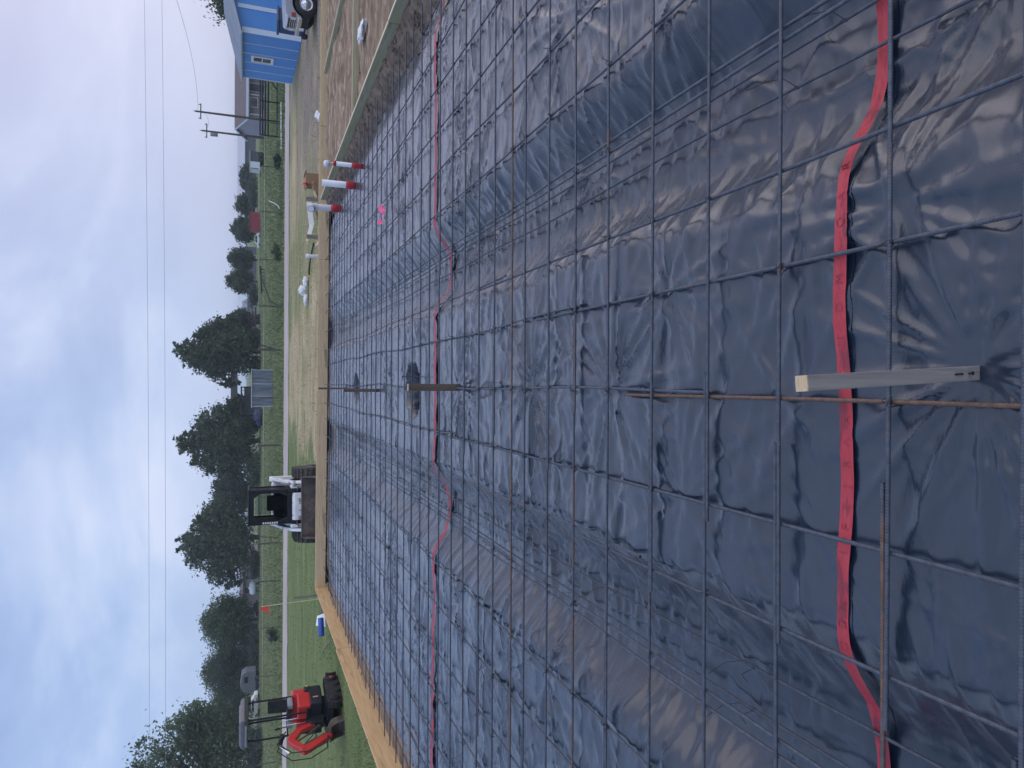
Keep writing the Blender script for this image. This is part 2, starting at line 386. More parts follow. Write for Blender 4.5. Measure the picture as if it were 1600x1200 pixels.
def plastic_mat():
    m = bpy.data.materials.new('black_poly_sheeting'); m.use_nodes = True
    nd, lk = m.node_tree.nodes, m.node_tree.links
    b = nd['Principled BSDF']; b.inputs['IOR'].default_value = 1.5
    t = nd.new('ShaderNodeTexCoord')
    def noise(s, d=5, st=(1, 1, 1)):
        mp = nd.new('ShaderNodeMapping'); mp.inputs['Scale'].default_value = st; lk.new(t.outputs['Object'], mp.inputs[0])
        n = nd.new('ShaderNodeTexNoise'); n.inputs['Scale'].default_value = s; n.inputs['Detail'].default_value = d; n.inputs['Roughness'].default_value = 0.6
        lk.new(mp.outputs[0], n.inputs['Vector']); return n.outputs[0]
    at = nd.new('ShaderNodeAttribute'); at.attribute_name = 'dust'
    n = noise(3.0, 8)
    f = nd.new('ShaderNodeMath'); f.operation = 'MULTIPLY_ADD'; lk.new(n, f.inputs[0]); f.inputs[1].default_value = 1.5; f.inputs[2].default_value = -0.55; f.use_clamp = True
    g = nd.new('ShaderNodeMath'); g.operation = 'MULTIPLY'; g.use_clamp = True; lk.new(f.outputs[0], g.inputs[0]); lk.new(at.outputs['Fac'], g.inputs[1])
    x = nd.new('ShaderNodeMix'); x.data_type = 'RGBA'; lk.new(g.outputs[0], x.inputs[0])
    x.inputs[6].default_value = (0.008, 0.019, 0.040, 1); x.inputs[7].default_value = (0.13, 0.11, 0.105, 1)
    b.inputs['Specular IOR Level'].default_value = 0.5
    b.inputs['Coat Weight'].default_value = 1.0; b.inputs['Coat Roughness'].default_value = 0.27; b.inputs['Sheen Weight'].default_value = 0.36; b.inputs['Sheen Roughness'].default_value = 0.22; b.inputs['Sheen Tint'].default_value = (0.80, 0.85, 1.0, 1)
    lk.new(x.outputs[2], b.inputs['Base Color'])
    r = nd.new('ShaderNodeMapRange'); lk.new(noise(1.7, 6), r.inputs[0]); r.inputs[1].default_value = 0.3; r.inputs[2].default_value = 0.7
    r.inputs[3].default_value = 0.20; r.inputs[4].default_value = 0.32
    ra = nd.new('ShaderNodeMath'); ra.operation = 'MULTIPLY_ADD'; lk.new(g.outputs[0], ra.inputs[0]); ra.inputs[1].default_value = 0.3; lk.new(r.outputs[0], ra.inputs[2])
    lk.new(ra.outputs[0], b.inputs['Roughness'])
    h = nd.new('ShaderNodeMath'); h.operation = 'ADD'; lk.new(noise(9, 5, (0.6, 1.3, 1)), h.inputs[0])
    h2 = nd.new('ShaderNodeMath'); h2.operation = 'MULTIPLY'; lk.new(noise(38, 3), h2.inputs[0]); h2.inputs[1].default_value = 0.12
    lk.new(h2.outputs[0], h.inputs[1])
    def ridged(s_, st, rot):
        mp = nd.new('ShaderNodeMapping'); mp.inputs['Scale'].default_value = st; mp.inputs['Rotation'].default_value = (0, 0, rot); lk.new(t.outputs['Object'], mp.inputs[0])
        q = nd.new('ShaderNodeTexNoise'); q.noise_type = 'RIDGED_MULTIFRACTAL'; q.inputs['Scale'].default_value = s_; q.inputs['Detail'].default_value = 2.5
        q.inputs['Roughness'].default_value = 0.45; q.inputs['Distortion'].default_value = 0.25; lk.new(mp.outputs[0], q.inputs['Vector']); return q.outputs[0]
    r1, r2 = ridged(3.4, (0.45, 1.5, 1), 0.25), ridged(2.6, (0.4, 1.3, 1), -0.9)
    rs_ = nd.new('ShaderNodeMath'); rs_.operation = 'MAXIMUM'; lk.new(r1, rs_.inputs[0]); lk.new(r2, rs_.inputs[1])
    msk = nd.new('ShaderNodeMapRange'); lk.new(noise(0.9, 3), msk.inputs[0]); msk.inputs[1].default_value = 0.38; msk.inputs[2].default_value = 0.62
    rm2 = nd.new('ShaderNodeMath'); rm2.operation = 'MULTIPLY'; lk.new(rs_.outputs[0], rm2.inputs[0]); lk.new(msk.outputs[0], rm2.inputs[1])
    hh = nd.new('ShaderNodeMath'); hh.operation = 'MULTIPLY_ADD'; lk.new(rm2.outputs[0], hh.inputs[0]); hh.inputs[1].default_value = 0.45; lk.new(h.outputs[0], hh.inputs[2]); h = hh
    bp = nd.new('ShaderNodeBump'); bp.inputs['Strength'].default_value = 0.30; bp.inputs['Distance'].default_value = 0.010
    lk.new(h.outputs[0], bp.inputs['Height']); lk.new(bp.outputs[0], b.inputs['Normal']); lk.new(bp.outputs[0], b.inputs['Coat Normal'])
    return m
MT['plastic'] = plastic_mat()
MT['tape'] = mat('red_seam_tape', (0.40, 0.026, 0.045), (0.50, 0.050, 0.070), scale=8, rough=0.42, bump=0.9, bscale=26, c3=(0.235, 0.026, 0.045), s3=9, lo3=0.53, hi3=0.60, bdist=0.012, stretch=(0.6, 2.2, 1))
MT['tape_print'] = mat('faded_print', (0.20, 0.022, 0.04), (0.42, 0.035, 0.055), scale=14, rough=0.45)

# ------------------------------------------------------------------ ground, road
def ground_mat():
    m = bpy.data.materials.new('grass_and_dirt'); m.use_nodes = True
    nd, lk = m.node_tree.nodes, m.node_tree.links
    b = nd['Principled BSDF']; b.inputs['Roughness'].default_value = 1; b.inputs['Specular IOR Level'].default_value = 0.1
    t = nd.new('ShaderNodeTexCoord'); sp = nd.new('ShaderNodeSeparateXYZ'); lk.new(t.outputs['Object'], sp.inputs[0])
    def noise(s, d=5, st=(1, 1, 1)):
        mp = nd.new('ShaderNodeMapping'); mp.inputs['Scale'].default_value = st; lk.new(t.outputs['Object'], mp.inputs[0])
        n = nd.new('ShaderNodeTexNoise'); n.inputs['Scale'].default_value = s; n.inputs['Detail'].default_value = d; n.inputs['Roughness'].default_value = 0.62
        lk.new(mp.outputs[0], n.inputs['Vector']); return n.outputs[0]
    def ma(op, a, c=None, cl=False): return mth(op, a, c, nd, lk, cl)
    def ramp(fac, cols):
        r = nd.new('ShaderNodeValToRGB'); lk.new(fac, r.inputs[0]); el = r.color_ramp.elements
        el[0].position, el[0].color = cols[0][0], (*cols[0][1], 1); el[1].position, el[1].color = cols[-1][0], (*cols[-1][1], 1)
        for p, c in cols[1:-1]: q = el.new(p); q.color = (*c, 1)
        return r.outputs[0]
    def mr(v, a, c):
        r = nd.new('ShaderNodeMapRange'); r.interpolation_type = 'SMOOTHSTEP'; lk.new(v, r.inputs[0]); r.inputs[1].default_value = a; r.inputs[2].default_value = c; return r.outputs[0]
    def mix(f, a, c):
        x = nd.new('ShaderNodeMix'); x.data_type = 'RGBA'; lk.new(f, x.inputs[0]); lk.new(a, x.inputs[6]); lk.new(c, x.inputs[7]); return x.outputs[2]
    X, Y = sp.outputs[0], sp.outputs[1]
    lawn = ramp(noise(0.9, 8, (0.35, 1, 1)), [(0.3, (0.115, 0.165, 0.066)), (0.52, (0.165, 0.212, 0.088)), (0.72, (0.25, 0.265, 0.135))])
    meadow = ramp(noise(0.35, 9, (0.35, 1, 1)), [(0.3, (0.115, 0.160, 0.088)), (0.5, (0.165, 0.212, 0.112)), (0.72, (0.24, 0.265, 0.14))])
    straw = ramp(noise(1.1, 9, (0.45, 1, 1)), [(0.3, (0.30, 0.245, 0.145)), (0.5, (0.44, 0.37, 0.235)), (0.7, (0.54, 0.46, 0.31))])
    dirt = ramp(noise(1.6, 9, (0.4, 1, 1)), [(0.3, (0.17, 0.145, 0.12)), (0.5, (0.25, 0.215, 0.18)), (0.72, (0.34, 0.30, 0.255))])
    wob = ma('MULTIPLY', ma('SUBTRACT', noise(0.3, 4), 0.5), 9.0)
    Xw = ma('ADD', X, wob); Yw = ma('ADD', Y, ma('MULTIPLY', wob, 0.5))
    c = mix(mr(Yw, 43, 50), lawn, meadow)
    near = ma('SUBTRACT', 1.0, mr(Yw, 38, 41))
    fs = ma('MULTIPLY', ma('MULTIPLY', mr(Xw, -3.6, -2.2), near), 0.88)
    pat = mr(noise(0.55, 6, (0.4, 1, 1)), 0.34, 0.56)
    right = ma('SUBTRACT', 1.0, ma('MULTIPLY', mr(Xw, 2.0, 4.0), ma('SUBTRACT', 1.0, mr(Xw, 6.0, 9.0))))
    c = mix(ma('MULTIPLY', fs, ma('ADD', ma('MULTIPLY', pat, 0.55), ma('MULTIPLY', right, 0.60)), True), c, straw)
    fd = ma('MULTIPLY', ma('MULTIPLY', mr(Xw, 5.0, 9.5), ma('SUBTRACT', 1.0, mr(Yw, 28, 37))), mr(noise(0.5, 7, (0.4, 1, 1)), 0.28, 0.5))
    c = mix(fd, c, dirt)
    # worn, drier verge beside the road
    lk.new(c, b.inputs['Base Color'])
    bp = nd.new('ShaderNodeBump'); bp.inputs['Strength'].default_value = 0.8; bp.inputs['Distance'].default_value = 0.08
    lk.new(noise(7, 8), bp.inputs['Height']); lk.new(bp.outputs[0], b.inputs['Normal'])
    return m
ys = np.concatenate([np.linspace(-40, 14, 12), np.linspace(16, 60, 90), np.linspace(62, 140, 60), np.geomspace(145, 1800, 25)])
xs = np.concatenate([-np.geomspace(1200, 40, 18), np.linspace(-36, 36, 110), np.geomspace(40, 1200, 18)])
gx, gy = np.meshgrid(xs, ys)
gz = GR + 0.035 * pn(gx * 0.35, gy * 0.35, 5) + 0.02 * pn(gx * 1.1, gy * 1.1, 6)
gz += 0.16 * np.exp(-((gx - 8.5) / 2.6) ** 2 - ((gy - 20.5) / 1.7) ** 2) * (1 + 0.5 * pn(gx * 1.6, gy * 1.6, 8))
gz = np.where((gy < 16.9) & (gx > -5.6), GR - 0.05, gz)
g = np_mesh('ground', np.stack([gx, gy, gz], -1).reshape(-1, 3), grid_faces(len(xs), len(ys)), ground_mat())
setp(g, kind='structure')

rm = mat('pale_gravel', (0.38, 0.335, 0.325), (0.52, 0.465, 0.45), scale=1.6, rough=0.95, bump=0.5, bscale=25, detail=8, stretch=(0.25, 1, 1), c3=(0.27, 0.25, 0.20), s3=0.5, lo3=0.58, hi3=0.75, spec=0.15)
rx = np.linspace(-160, 160, 481)
def road_y(x): return 42.3 + 0.012 * (x - 10) * -1.0 + 0.22 * np.sin(x * 0.09)
rows = []
for k, off in enumerate((-2.1, -1.2, 0, 1.2, 2.1)):
    rows.append(np.stack([rx, road_y(rx) + off + 0.42 * pn(rx * 0.9, rx * 0 + k, 4) * (abs(off) > 1), np.full_like(rx, GR + (0.075 if abs(off) < 2 else 0.01))], -1))
setp(np_mesh('road', np.concatenate(rows), grid_faces(len(rx), 5), rm), kind='structure')

# bank of dirt that carries the pad, outside the form boards
def bank(name, f0, f1, n, w, m=12, z0=0.02, label=None):
    us = np.linspace(0, 1, n); vs = np.linspace(0, 1, m)
    U, V = np.meshgrid(us, vs)
    a = np.array(f0); bb = np.array(f1); d = bb - a; d /= np.linalg.norm(d); nrm = np.array([-d[1], d[0]])
    px_ = a[0] + (bb - a)[0] * U + nrm[0] * V * w; py_ = a[1] + (bb - a)[1] * U + nrm[1] * V * w
    z = z0 + (GR - 0.06 - z0) * (V ** 0.8)
    z += (0.05 * pn(px_ * 2.2, py_ * 2.2, 9) + 0.035 * pn(px_ * 7, py_ * 7, 10)) * np.sin(np.pi * np.clip(V + 0.12, 0, 1))
    o = np_mesh(name, np.stack([px_, py_, z], -1).reshape(-1, 3), grid_faces(n, m), MT['clod'])
    return setp(o, kind='structure')
LB0, LB1 = (-4.70, 3.0), (-4.90, 17.45)         # left form line
FB0, FB1 = (-4.92, 17.47), (11.5, 16.45)        # far form line
bank('dirt_bank', (-4.75, 2.0), (-4.96, 17.6), 220, 1.15)
bank('dirt_bank', (-4.9, 17.6), (11.5, 16.6), 200, 0.9)

# ------------------------------------------------------------------ tracked soil pad to the right of the slab
def IBX(y): return 4.34 - 0.018 * (y - 7)      # inner (right) form line
nx, ny = 150, 260
V = np.linspace(1.2, 16.50, ny)
U = np.linspace(0, 1, nx)
uu, vv = np.meshgrid(U, V)
X0 = IBX(vv) + 0.05; px_ = X0 + (11.6 - X0) * uu; py_ = vv - 0.062 * (px_ - 4.3) * (vv / 16.5)
pz_ = 0.055 + 0.03 * pn(px_ * 0.4, py_ * 1.5, 12) + 0.036 * pn(px_ * 1.1, py_ * 5.5, 13) + 0.026 * pn(px_ * 3.0, py_ * 11, 14)
pz_ += 0.012 * np.sin(py_ * 2 * np.pi / 0.19 + 2 * pn(px_, py_, 2)) * sstep(-0.1, 0.3, pn(px_ * 0.5, py_ * 0.3, 15))
setp(np_mesh('soil_pad', np.stack([px_, py_, pz_], -1).reshape(-1, 3), grid_faces(nx, ny), MT['soil']), kind='structure')
# cut dirt bank between the plastic and the inner form board
nx, ny = 26, 420
V = np.linspace(1.2, 16.5, ny); U = np.linspace(0, 1, nx); uu, vv = np.meshgrid(U, V)
px_ = IBX(vv) + 0.01 - 0.44 * uu
pz_ = 0.05 - 0.22 * sstep(0.15, 0.95, uu) + (0.035 * pn(px_ * 5, vv * 3.5, 16) + 0.028 * pn(px_ * 14, vv * 12, 17)) * np.minimum(1, uu * 6)
setp(np_mesh('dirt_cut', np.stack([px_, vv, pz_], -1).reshape(-1, 3), grid_faces(nx, ny), MT['clod']), kind='structure')

# ------------------------------------------------------------------ plastic sheeting
TR = (1.14, -1.25)                     # centre lines of the two beam trenches
PIERS = [(-0.07, 7.92, 0.31), (-0.09, 12.35, 0.27)]
_c = np.random.default_rng(21)
STARS = [(_c.uniform(-4.4, 4.0), _c.uniform(0.6, 16.8), _c.uniform(0.25, 0.6), _c.uniform(0.5, 1.0), _c.integers(0, 900)) for _ in range(90)]
STARS += [(-0.02, 4.35, 0.62, 1.3, 5), (-0.03, 3.25, 0.55, 1.1, 23), (-0.5, 2.62, 0.5, 0.8, 34), (0.05, 1.3, 0.45, 0.8, 41), (0.42, 2.75, 0.45, 0.7, 12), (-1.85, 4.1, 0.6, 0.9, 13), (-0.03, 6.06, 0.45, 1.0, 8), (1.85, 2.6, 0.6, 0.9, 55), (2.2, 3.8, 0.6, 0.9, 56)]
def base_h(x, y):
    z = np.full_like(x, -0.034)
    for i, c in enumerate(TR):
        cc = c + 0.035 * pn(y * 0.6, y * 0 + 3.3 + i, 20 + i)
        d = np.abs(x - cc)
        w0 = 0.16 + 0.03 * pn(y * 0.9, y * 0 + i, 23); w1 = 0.50 + 0.06 * pn(y * 0.8, y * 0 + 5 + i, 24)
        z -= 0.185 * (1 - sstep(w0, w1, d)) * (1 - 0.68 * sstep(15.3, 16.8, y))
    for (cx, cy, r) in PIERS:
        d = np.hypot(x - cx, (y - cy) * 0.95) * (1 + 0.12 * pn(np.arctan2(y - cy, x - cx) * 2.2, x * 0 + cx, 26))
        z -= 0.37 * (1 - sstep(r * 0.78, r * 1.05, d))
    z -= 0.045 * sstep(-4.25, -4.6, x) + 0.11 * sstep(3.45, 3.95, x)
    z -= 0.05 * sstep(16.1, 16.6, y)
    return z
def tri(t):
    return 1 - 2 * np.abs(t - np.floor(t) - 0.5) * 2      # sharp-edged wave, -1..1
_f = np.random.default_rng(77)
FOLDS = [(_f.uniform(-4.6, 3.9), _f.uniform(0.2, 17.0) if k % 3 else _f.uniform(0.2, 5.0), _f.normal(0, 0.75) + (1.57 if k % 4 == 0 else 0.0), _f.uniform(0.15, 0.7), _f.uniform(0.008, 0.022), _f.uniform(0.004, 0.0125), _f.uniform(-0.5, 0.5)) for k in range(2000)]
def wrinkle(x, y):
    far = sstep(1.3, 4.0, y)
    h = 0.012 * pn(x * 0.8, y * 0.8, 35) + 0.005 * pn(x * 2.2, y * 2.2, 30)
    wx = x + 0.16 * pn(x * 0.9, y * 0.9, 31); wy = y + 0.16 * pn(x * 0.9 + 7, y * 0.9, 33)
    # flat facets meeting at creases
    for k, (ang, fr, am) in enumerate(((1.45, 2.1, .0042), (1.75, 3.4, .0030), (1.1, 2.7, .0030), (2.2, 2.4, .0028), (0.25, 1.3, .0028), (2.75, 1.7, .0024), (1.6, 6.6, .0020), (1.3, 9.5, .0013), (2.0, 8.0, .0014))):
        m = sstep(-0.15, 0.5, pn(x * 0.55 + 3.1 * k, y * 0.6, 100 + k))
        h += (0.55 + 0.95 * far) * am * m * tri(fr * (math.cos(ang) * wx + math.sin(ang) * wy) + 0.55 * pn(x * 0.7, y * 0.7, 110 + k))
    # long narrow folds lying across the slab
    for k, (fx, fy, p, am) in enumerate(((0.75, 4.2, 8, .010), (1.5, 9.0, 7, .0056), (2.6, 15.0, 5, .0030))):
        r = 1 - np.abs(pn(wx * fx, wy * fy, 36 + k)); m = sstep(-0.05, 0.45, pn(x * 0.5 + 5 * k, y * 0.8, 38 + k))
        h += (0.12 + 0.9 * far) * am * np.maximum(r, 0) ** p * m
    # gathers on the trench walls
    for c in TR:
        d = np.abs(x - c); tm = np.exp(-((d - 0.36) / 0.24) ** 2)
        r = 1 - np.abs(pn(x * 1.1 + 0.6 * y, wy * 4.5 - 0.9 * d, 44))
        h += 0.017 * np.maximum(r, 0) ** 5 * tm
        h += 0.006 * tri(2.2 * y + 1.5 * d + 0.8 * pn(x, y, 45)) * np.exp(-(d / 0.5) ** 2) * sstep(-0.2, 0.4, pn(x * 1.4, y * 1.1, 52))
        h += 0.008 * pn(x * 2.6, y * 2.6, 46) * np.exp(-(d / 0.4) ** 2)
    # loose single folds
    for (cx, cy, an, ln, wd, am, bend) in FOLDS:
        s_ = (np.abs(x - cx) < ln * 1.3) & (np.abs(y - cy) < ln * 1.3)
        if not s_.any(): continue
        dx, dy = x[s_] - cx, y[s_] - cy; ca, sa = math.cos(an), math.sin(an)
        u = dx * ca + dy * sa; v = -dx * sa + dy * ca + bend * u * u
        h[s_] += am * np.exp(-np.abs(v) / wd * 1.1) * np.clip(1 - (u / ln) ** 2, 0, 1) * (0.55 if cy < 1.9 else 1.0)
    # creases fanning out from the spots where the sheet is pinned
    for (cx, cy, R_, am, sd_) in STARS:
        s_ = (np.abs(x - cx) < 2.4 * R_) & (np.abs(y - cy) < 2.4 * R_)
        if not s_.any(): continue
        dx, dy = x[s_] - cx, y[s_] - cy; rr = np.hypot(dx, dy); th = np.arctan2(dy, dx)
        k = 2.0 + 0.5 * (sd_ % 3)
        f = np.maximum(1 - np.abs(pn(np.cos(th) * k + sd_ * 0.37, np.sin(th) * k, 50 + sd_ % 20)), 0) ** 5
        h[s_] += am * 0.036 * f * np.minimum(rr / 0.24, 1.0) * np.exp(-(rr / R_) ** 2)
    return h
def sheet_h(x, y):
    b_ = base_h(x, y); h = b_ + wrinkle(x, y) * 1.05 - 0.014
    lim = -0.0245
    return np.where(h > lim, lim + (h - lim) * 0.12, h)
def make_sheet(x0, x1, y0, y1, dx, dy, label, lift):
    nx = int((x1 - x0) / dx) + 1; ny = int((y1 - y0) / dy) + 1
    X, Y = np.meshgrid(np.linspace(x0, x1, nx), np.linspace(y0, y1, ny))
    edge = sstep(3.2, x1, X)
    X = X + edge * (0.16 * pn(Y * 0.8, X * 0 + 1, 60) + 0.10 * np.sign(pn(Y * 0.55, X * 0 + 8, 61)) * 0.6 + 0.05 * pn(Y * 4, X * 0, 62))
    X = X - sstep(-3.9, -4.72, X) * 0.19 * np.clip((Y - 3) / 14.45, 0, 1)
    Z = sheet_h(X, Y) + lift
    Z += 0.03 * sstep(0.8, 1, edge) * (pn(Y * 3, X * 0 + 4, 63))
    o = np_mesh('plastic_sheet', np.stack([X, Y, Z], -1).reshape(-1, 3), grid_faces(nx, ny), MT['plastic'])
    dust = np.zeros_like(X)
    for c in TR: dust += (0.50 if c > 0 else 0.28) * np.exp(-((X - c + 0.08) / 0.36) ** 2) * (0.55 + 0.7 * pn(X * 1.2, Y * 0.8, 64) + 0.3 * pn(X * 6, Y * 2.5, 65))
    dust += 0.02 + 0.10 * sstep(0.1, 0.6, pn(X * 0.6, Y * 0.5, 66))
    at = o.data.attributes.new('dust', 'FLOAT', 'POINT'); at.data.foreach_set('value', np.clip(dust, 0, 1).astype(np.float32).ravel())
    return setp(o, label, 'plastic sheet', 'black plastic sheets taped together over the pad')
T1, T2 = 1.73, 6.90                     # where the two taped seams run
make_sheet(-4.72, 4.12, -1.2, T1 + 0.03, 0.0125, 0.0125, 'smooth dark plastic sheet nearest the camera, in front of the near red tape', 0.0)
make_sheet(-4.72, 4.12, T1 - 0.03, T2 + 0.03, 0.017, 0.017, 'wrinkled dark plastic sheet between the two strips of red tape', 0.002)
make_sheet(-4.72, 4.14, T2 - 0.03, 17.40, 0.028, 0.026, 'pale shining plastic sheet beyond the far red tape, reaching the far form board', 0.004)

def make_tape(yc, amp, label, x0, x1, seed, letters, width=0.052):
    n = int((x1 - x0) / 0.012)
    t = np.linspace(x0, x1, n)
    cy = yc + amp * pn(t * 0.8, t * 0 + seed, 70) + amp * 0.5 * pn(t * 2.1, t * 0 + seed, 71)
    if seed == 1:
        cy = cy - 0.0 * t
    k = np.array([-0.5, -0.25, 0, 0.25, 0.5])
    nar = 1 - 0.16 * sstep(0.0, 0.6, pn(t * 2.3, t * 0 + 4, 72)) + 0.04 * pn(t * 14, t * 0 + 2, 73)
    X = np.repeat(t[None], 5, 0); Yv = cy[None] + k[:, None] * width * nar[None]
    Z0 = sheet_h(X, Yv)
    # the tape bridges small folds
    ker = np.hanning(81); ker /= ker.sum()
    Zs = np.stack([np.convolve(np.pad(r, 40, mode='edge'), ker, 'valid') for r in Z0])
    lo = Z0.copy()
    for q in range(1, 5): lo[:, q:] = np.maximum(lo[:, q:], Z0[:, :-q]); lo[:, :-q] = np.maximum(lo[:, :-q], Z0[:, q:])
    lo = np.repeat(lo.max(0)[None], 5, 0); k9 = np.hanning(19); k9 /= k9.sum()
    lo = np.stack([np.convolve(np.pad(r, 9, mode='edge'), k9, 'valid') for r in lo])
    Z = np.maximum(np.maximum(Zs, lo), Z0 + 0.002) + (0.004 if seed == 1 else 0.012)
    o = np_mesh('seam_tape', np.stack([X, Yv, Z], -1).reshape(-1, 3), grid_faces(n, 5), MT['tape'])
    setp(o, label, 'tape', 'red tape over the plastic seams')
    def zat(x):
        i = int(np.clip((x - x0) / (x1 - x0) * (n - 1), 0, n - 1)); return cy[i], Z[:, i].max() + 0.0008
    for ch, xx in letters:
        fc = bpy.data.curves.new('lettering', 'FONT'); fc.body = ch; fc.size = 0.042; fc.align_x = 'CENTER'; fc.align_y = 'CENTER'
        tmp = bpy.data.objects.new('lettering', fc); COL.objects.link(tmp)
        dg = bpy.context.evaluated_depsgraph_get()
        me = bpy.data.meshes.new_from_object(tmp.evaluated_get(dg))
        bpy.data.objects.remove(tmp)
        for v in me.vertices:
            lx, ly = v.co.x, v.co.y
            wx_ = xx + lx; yy, z_ = zat(wx_)
            v.co = (wx_, yy + ly, z_ + 0.0005)
        me.materials.clear(); me.materials.append(MT['tape_print'])
        link_mesh('lettering', me, o)
    return o
make_tape(T1, 0.016, 'near red seam tape with faded dark print, passing behind the big wooden stake', -4.5, 3.9, 1,
          [('A', -0.11), ('A', -0.18), ('R', -0.25), ('J', -0.32), ('T', -0.385), ('F', -0.45), ('I', -0.53), ('N', -0.70), ('D', -0.76), ('O', -0.83), ('N', 0.14), ('D', 0.25), ('M', 0.34), ('O', 0.52), ('A', 0.60), ('R', 0.70)])
make_tape(T2, 0.025, 'far thin red seam tape crossing the slab just before the round pit', -4.6, 4.0, 2, [], 0.078)

# ------------------------------------------------------------------ rebar
def rebar_mesh(p0, p1, r=0.0070, ribs=False, wob=0.0, seed=0, n=8):
    p0, p1 = Vector(p0), Vector(p1); L = (p1 - p0).length; d = (p1 - p0) / L
    up = Vector((0, 0, 1)); sd_ = d.cross(up).normalized(); up = sd_.cross(d)
    if ribs:
        m = int(L / 0.0095) * 3; ss = np.linspace(0, L, m)
        rr = np.where(np.arange(m) % 3 == 0, r * 1.16, r * 0.93)
    else:
        m = max(4, int(L / 0.22)); ss = np.linspace(0, L, m); rr = np.full(m, r)
    off = wob * pn(ss * 0.45, ss * 0 + seed * 1.7, 80) if wob else np.zeros(m)
    offz = 0.25 * wob * pn(ss * 0.7, ss * 0 + seed * 2.3, 81) if wob else np.zeros(m)
    ang = np.arange(n) * 2 * np.pi / n
    c = np.array(p0)[None] + ss[:, None] * np.array(d)[None] + off[:, None] * np.array(sd_)[None] + offz[:, None] * np.array(up)[None]
    ring = np.cos(ang)[:, None] * np.array(up)[None] + np.sin(ang)[:, None] * np.array(sd_)[None]
    v = c[:, None, :] + rr[:, None, None] * ring[None]
    idx = np.arange(m * n).reshape(m, n); nx_ = np.roll(idx, -1, 1)
    f = np.stack([idx[:-1], nx_[:-1], nx_[1:], idx[1:]], -1).reshape(-1, 4)
    vv_ = np.concatenate([v.reshape(-1, 3), c[:1], c[-1:]])
    cap0 = np.stack([np.full(n, m * n), np.full(n, m * n), nx_[0], idx[0]], -1)
    return vv_, f, c
mat_e = thing('rebar_mat', 'grid of ribbed steel reinforcing bars laid over the black plastic', 'rebar mat')
tie_v = MB()
a_ = 0.011
tie_v.tube([(a_ * math.cos(t), a_ * math.sin(t), 0.012 * math.sin(2 * t)) for t in np.linspace(0, 2 * math.pi, 13)], 0.0013, 4)
tie_v.tube([(0.010, 0.0, 0.008), (0.014, 0.004, 0.018), (0.020, 0.012, 0.020), (0.034, 0.016, 0.017)], 0.0014, 4)
tie_o = tie_v.build('tie_wire', MT['tie']); tie_me = tie_o.data; bpy.data.objects.remove(tie_o)
n_tie = 0
def tie(parent, x, y, z, s=1.0):
    global n_tie
    o = bpy.data.objects.new('tie_wire', tie_me); COL.objects.link(o); o.parent = parent
    o.location = (x, y, z); o.rotation_euler = (rng.uniform(-0.3, 0.3), rng.uniform(-0.3, 0.3), rng.uniform(0, 6.28)); o.scale = (s, s, s)
    n_tie += 1
def bar(p0, p1, ribs=False, wob=0.0, seed=0, m='rebar', r=0.0070, parent=mat_e):
    v, f, c = rebar_mesh(p0, p1, r, ribs, wob, seed)
    return np_mesh('rebar', v, f, MT[m], True, parent), c
D_X = [1598, 1387, 1217.5, 1105, 1018, 949, 898, 856.5, 819, 799, 772, 748, 725.5, 705.8, 686.5, 671, 657, 643.5]
def bar_y(px): return on_z(px, 600, 0.0065).y
TY = [bar_y(p) for p in D_X]
while TY[-1] < 16.0: TY.append(TY[-1] + 0.395 + rng.uniform(-0.02, 0.02))
LX = [-4.36, -3.93, -3.50, -3.06, -2.63, -2.19, -1.76, -1.24, -0.84, -0.48, -0.045, 0.415, 0.75, 1.20, 1.65, 2.06, 2.47, 2.88, 3.30, 3.72]
LAPS = {0: (-0.9, -1.9), 1: (-0.28, -1.0), 2: (-0.20, -0.90), 3: (0.05, -0.55), 4: (-0.25, -0.95)}
lbars, tbars = [], []
for i, y in enumerate(TY):
    a, b = LAPS.get(i, (lambda c: (c, c - rng.uniform(0.5, 0.75)))(rng.choice([-1.4, -0.8, 0.3, 1.9, -2.4]) + rng.uniform(-0.3, 0.3)))
    ribs = i < 4
    wob = 0.006 + 0.0009 * y
    o1, c1 = bar((4.12 + rng.uniform(-0.12, 0.08), y, 0.0068), (b, y - 0.003, 0.0068), ribs, wob, i, 'rebar_rust' if i in (9,) else 'rebar')
    o2, c2 = bar((a, y + 0.0145, 0.0068), (-4.63 + rng.uniform(-0.05, 0.05), y + 0.010, 0.0068), ribs, wob, i + 60, 'rebar_rust' if i in (1, 6, 22) else 'rebar')
    tbars.append((o1, o2, a, b))
for j, x in enumerate(LX):
    rs = 'rebar_rust' if j in (10,) else 'rebar'
    cut = 5.5 + rng.uniform(-2.5, 3.0)
    if j == 10: cut = 2.75
    near = -0.84 <= x <= 0.8
    z = -0.0066
    if near:      # the bar nearest the camera carries real ribs
        o1, c1 = bar((x, -0.8, z), (x - 0.004, cut + 0.3, z), True, 0.010, j + 20, 'rebar_brown' if j == 10 else rs)
    else:
        o1, c1 = bar((x, -0.8, z), (x, cut + 0.3, z), False, 0.022, j + 20, rs)
    o2, c2 = bar((x + 0.0145, cut - 0.35, z), (x + 0.01, 17.1 if x > -4 else 17.3, z), False, 0.035, j + 40, 'rebar_rust' if j == 9 else 'rebar')
    lbars.append((o1, o2, cut))
    if j in (7, 13):   # second bar beside the first over each trench
        bar((x + (0.05 if x > 0 else -0.055), -0.8, z), (x + (0.055 if x > 0 else -0.03), 9.5, z), False, 0.03, j + 70, 'rebar')
    for i, y in enumerate(TY):
        if y < 1.35: continue
        if y < 3.5: prob = 0.45
        elif y < 8: prob = 0.5
        else: prob = 0.22
        if rng.random() < prob and n_tie < 290:
            hit = tbars[i][0] if x > tbars[i][3] else tbars[i][1]
            tie(hit, x, y, 0.004, 1.0 if y < 3 else 1.35)
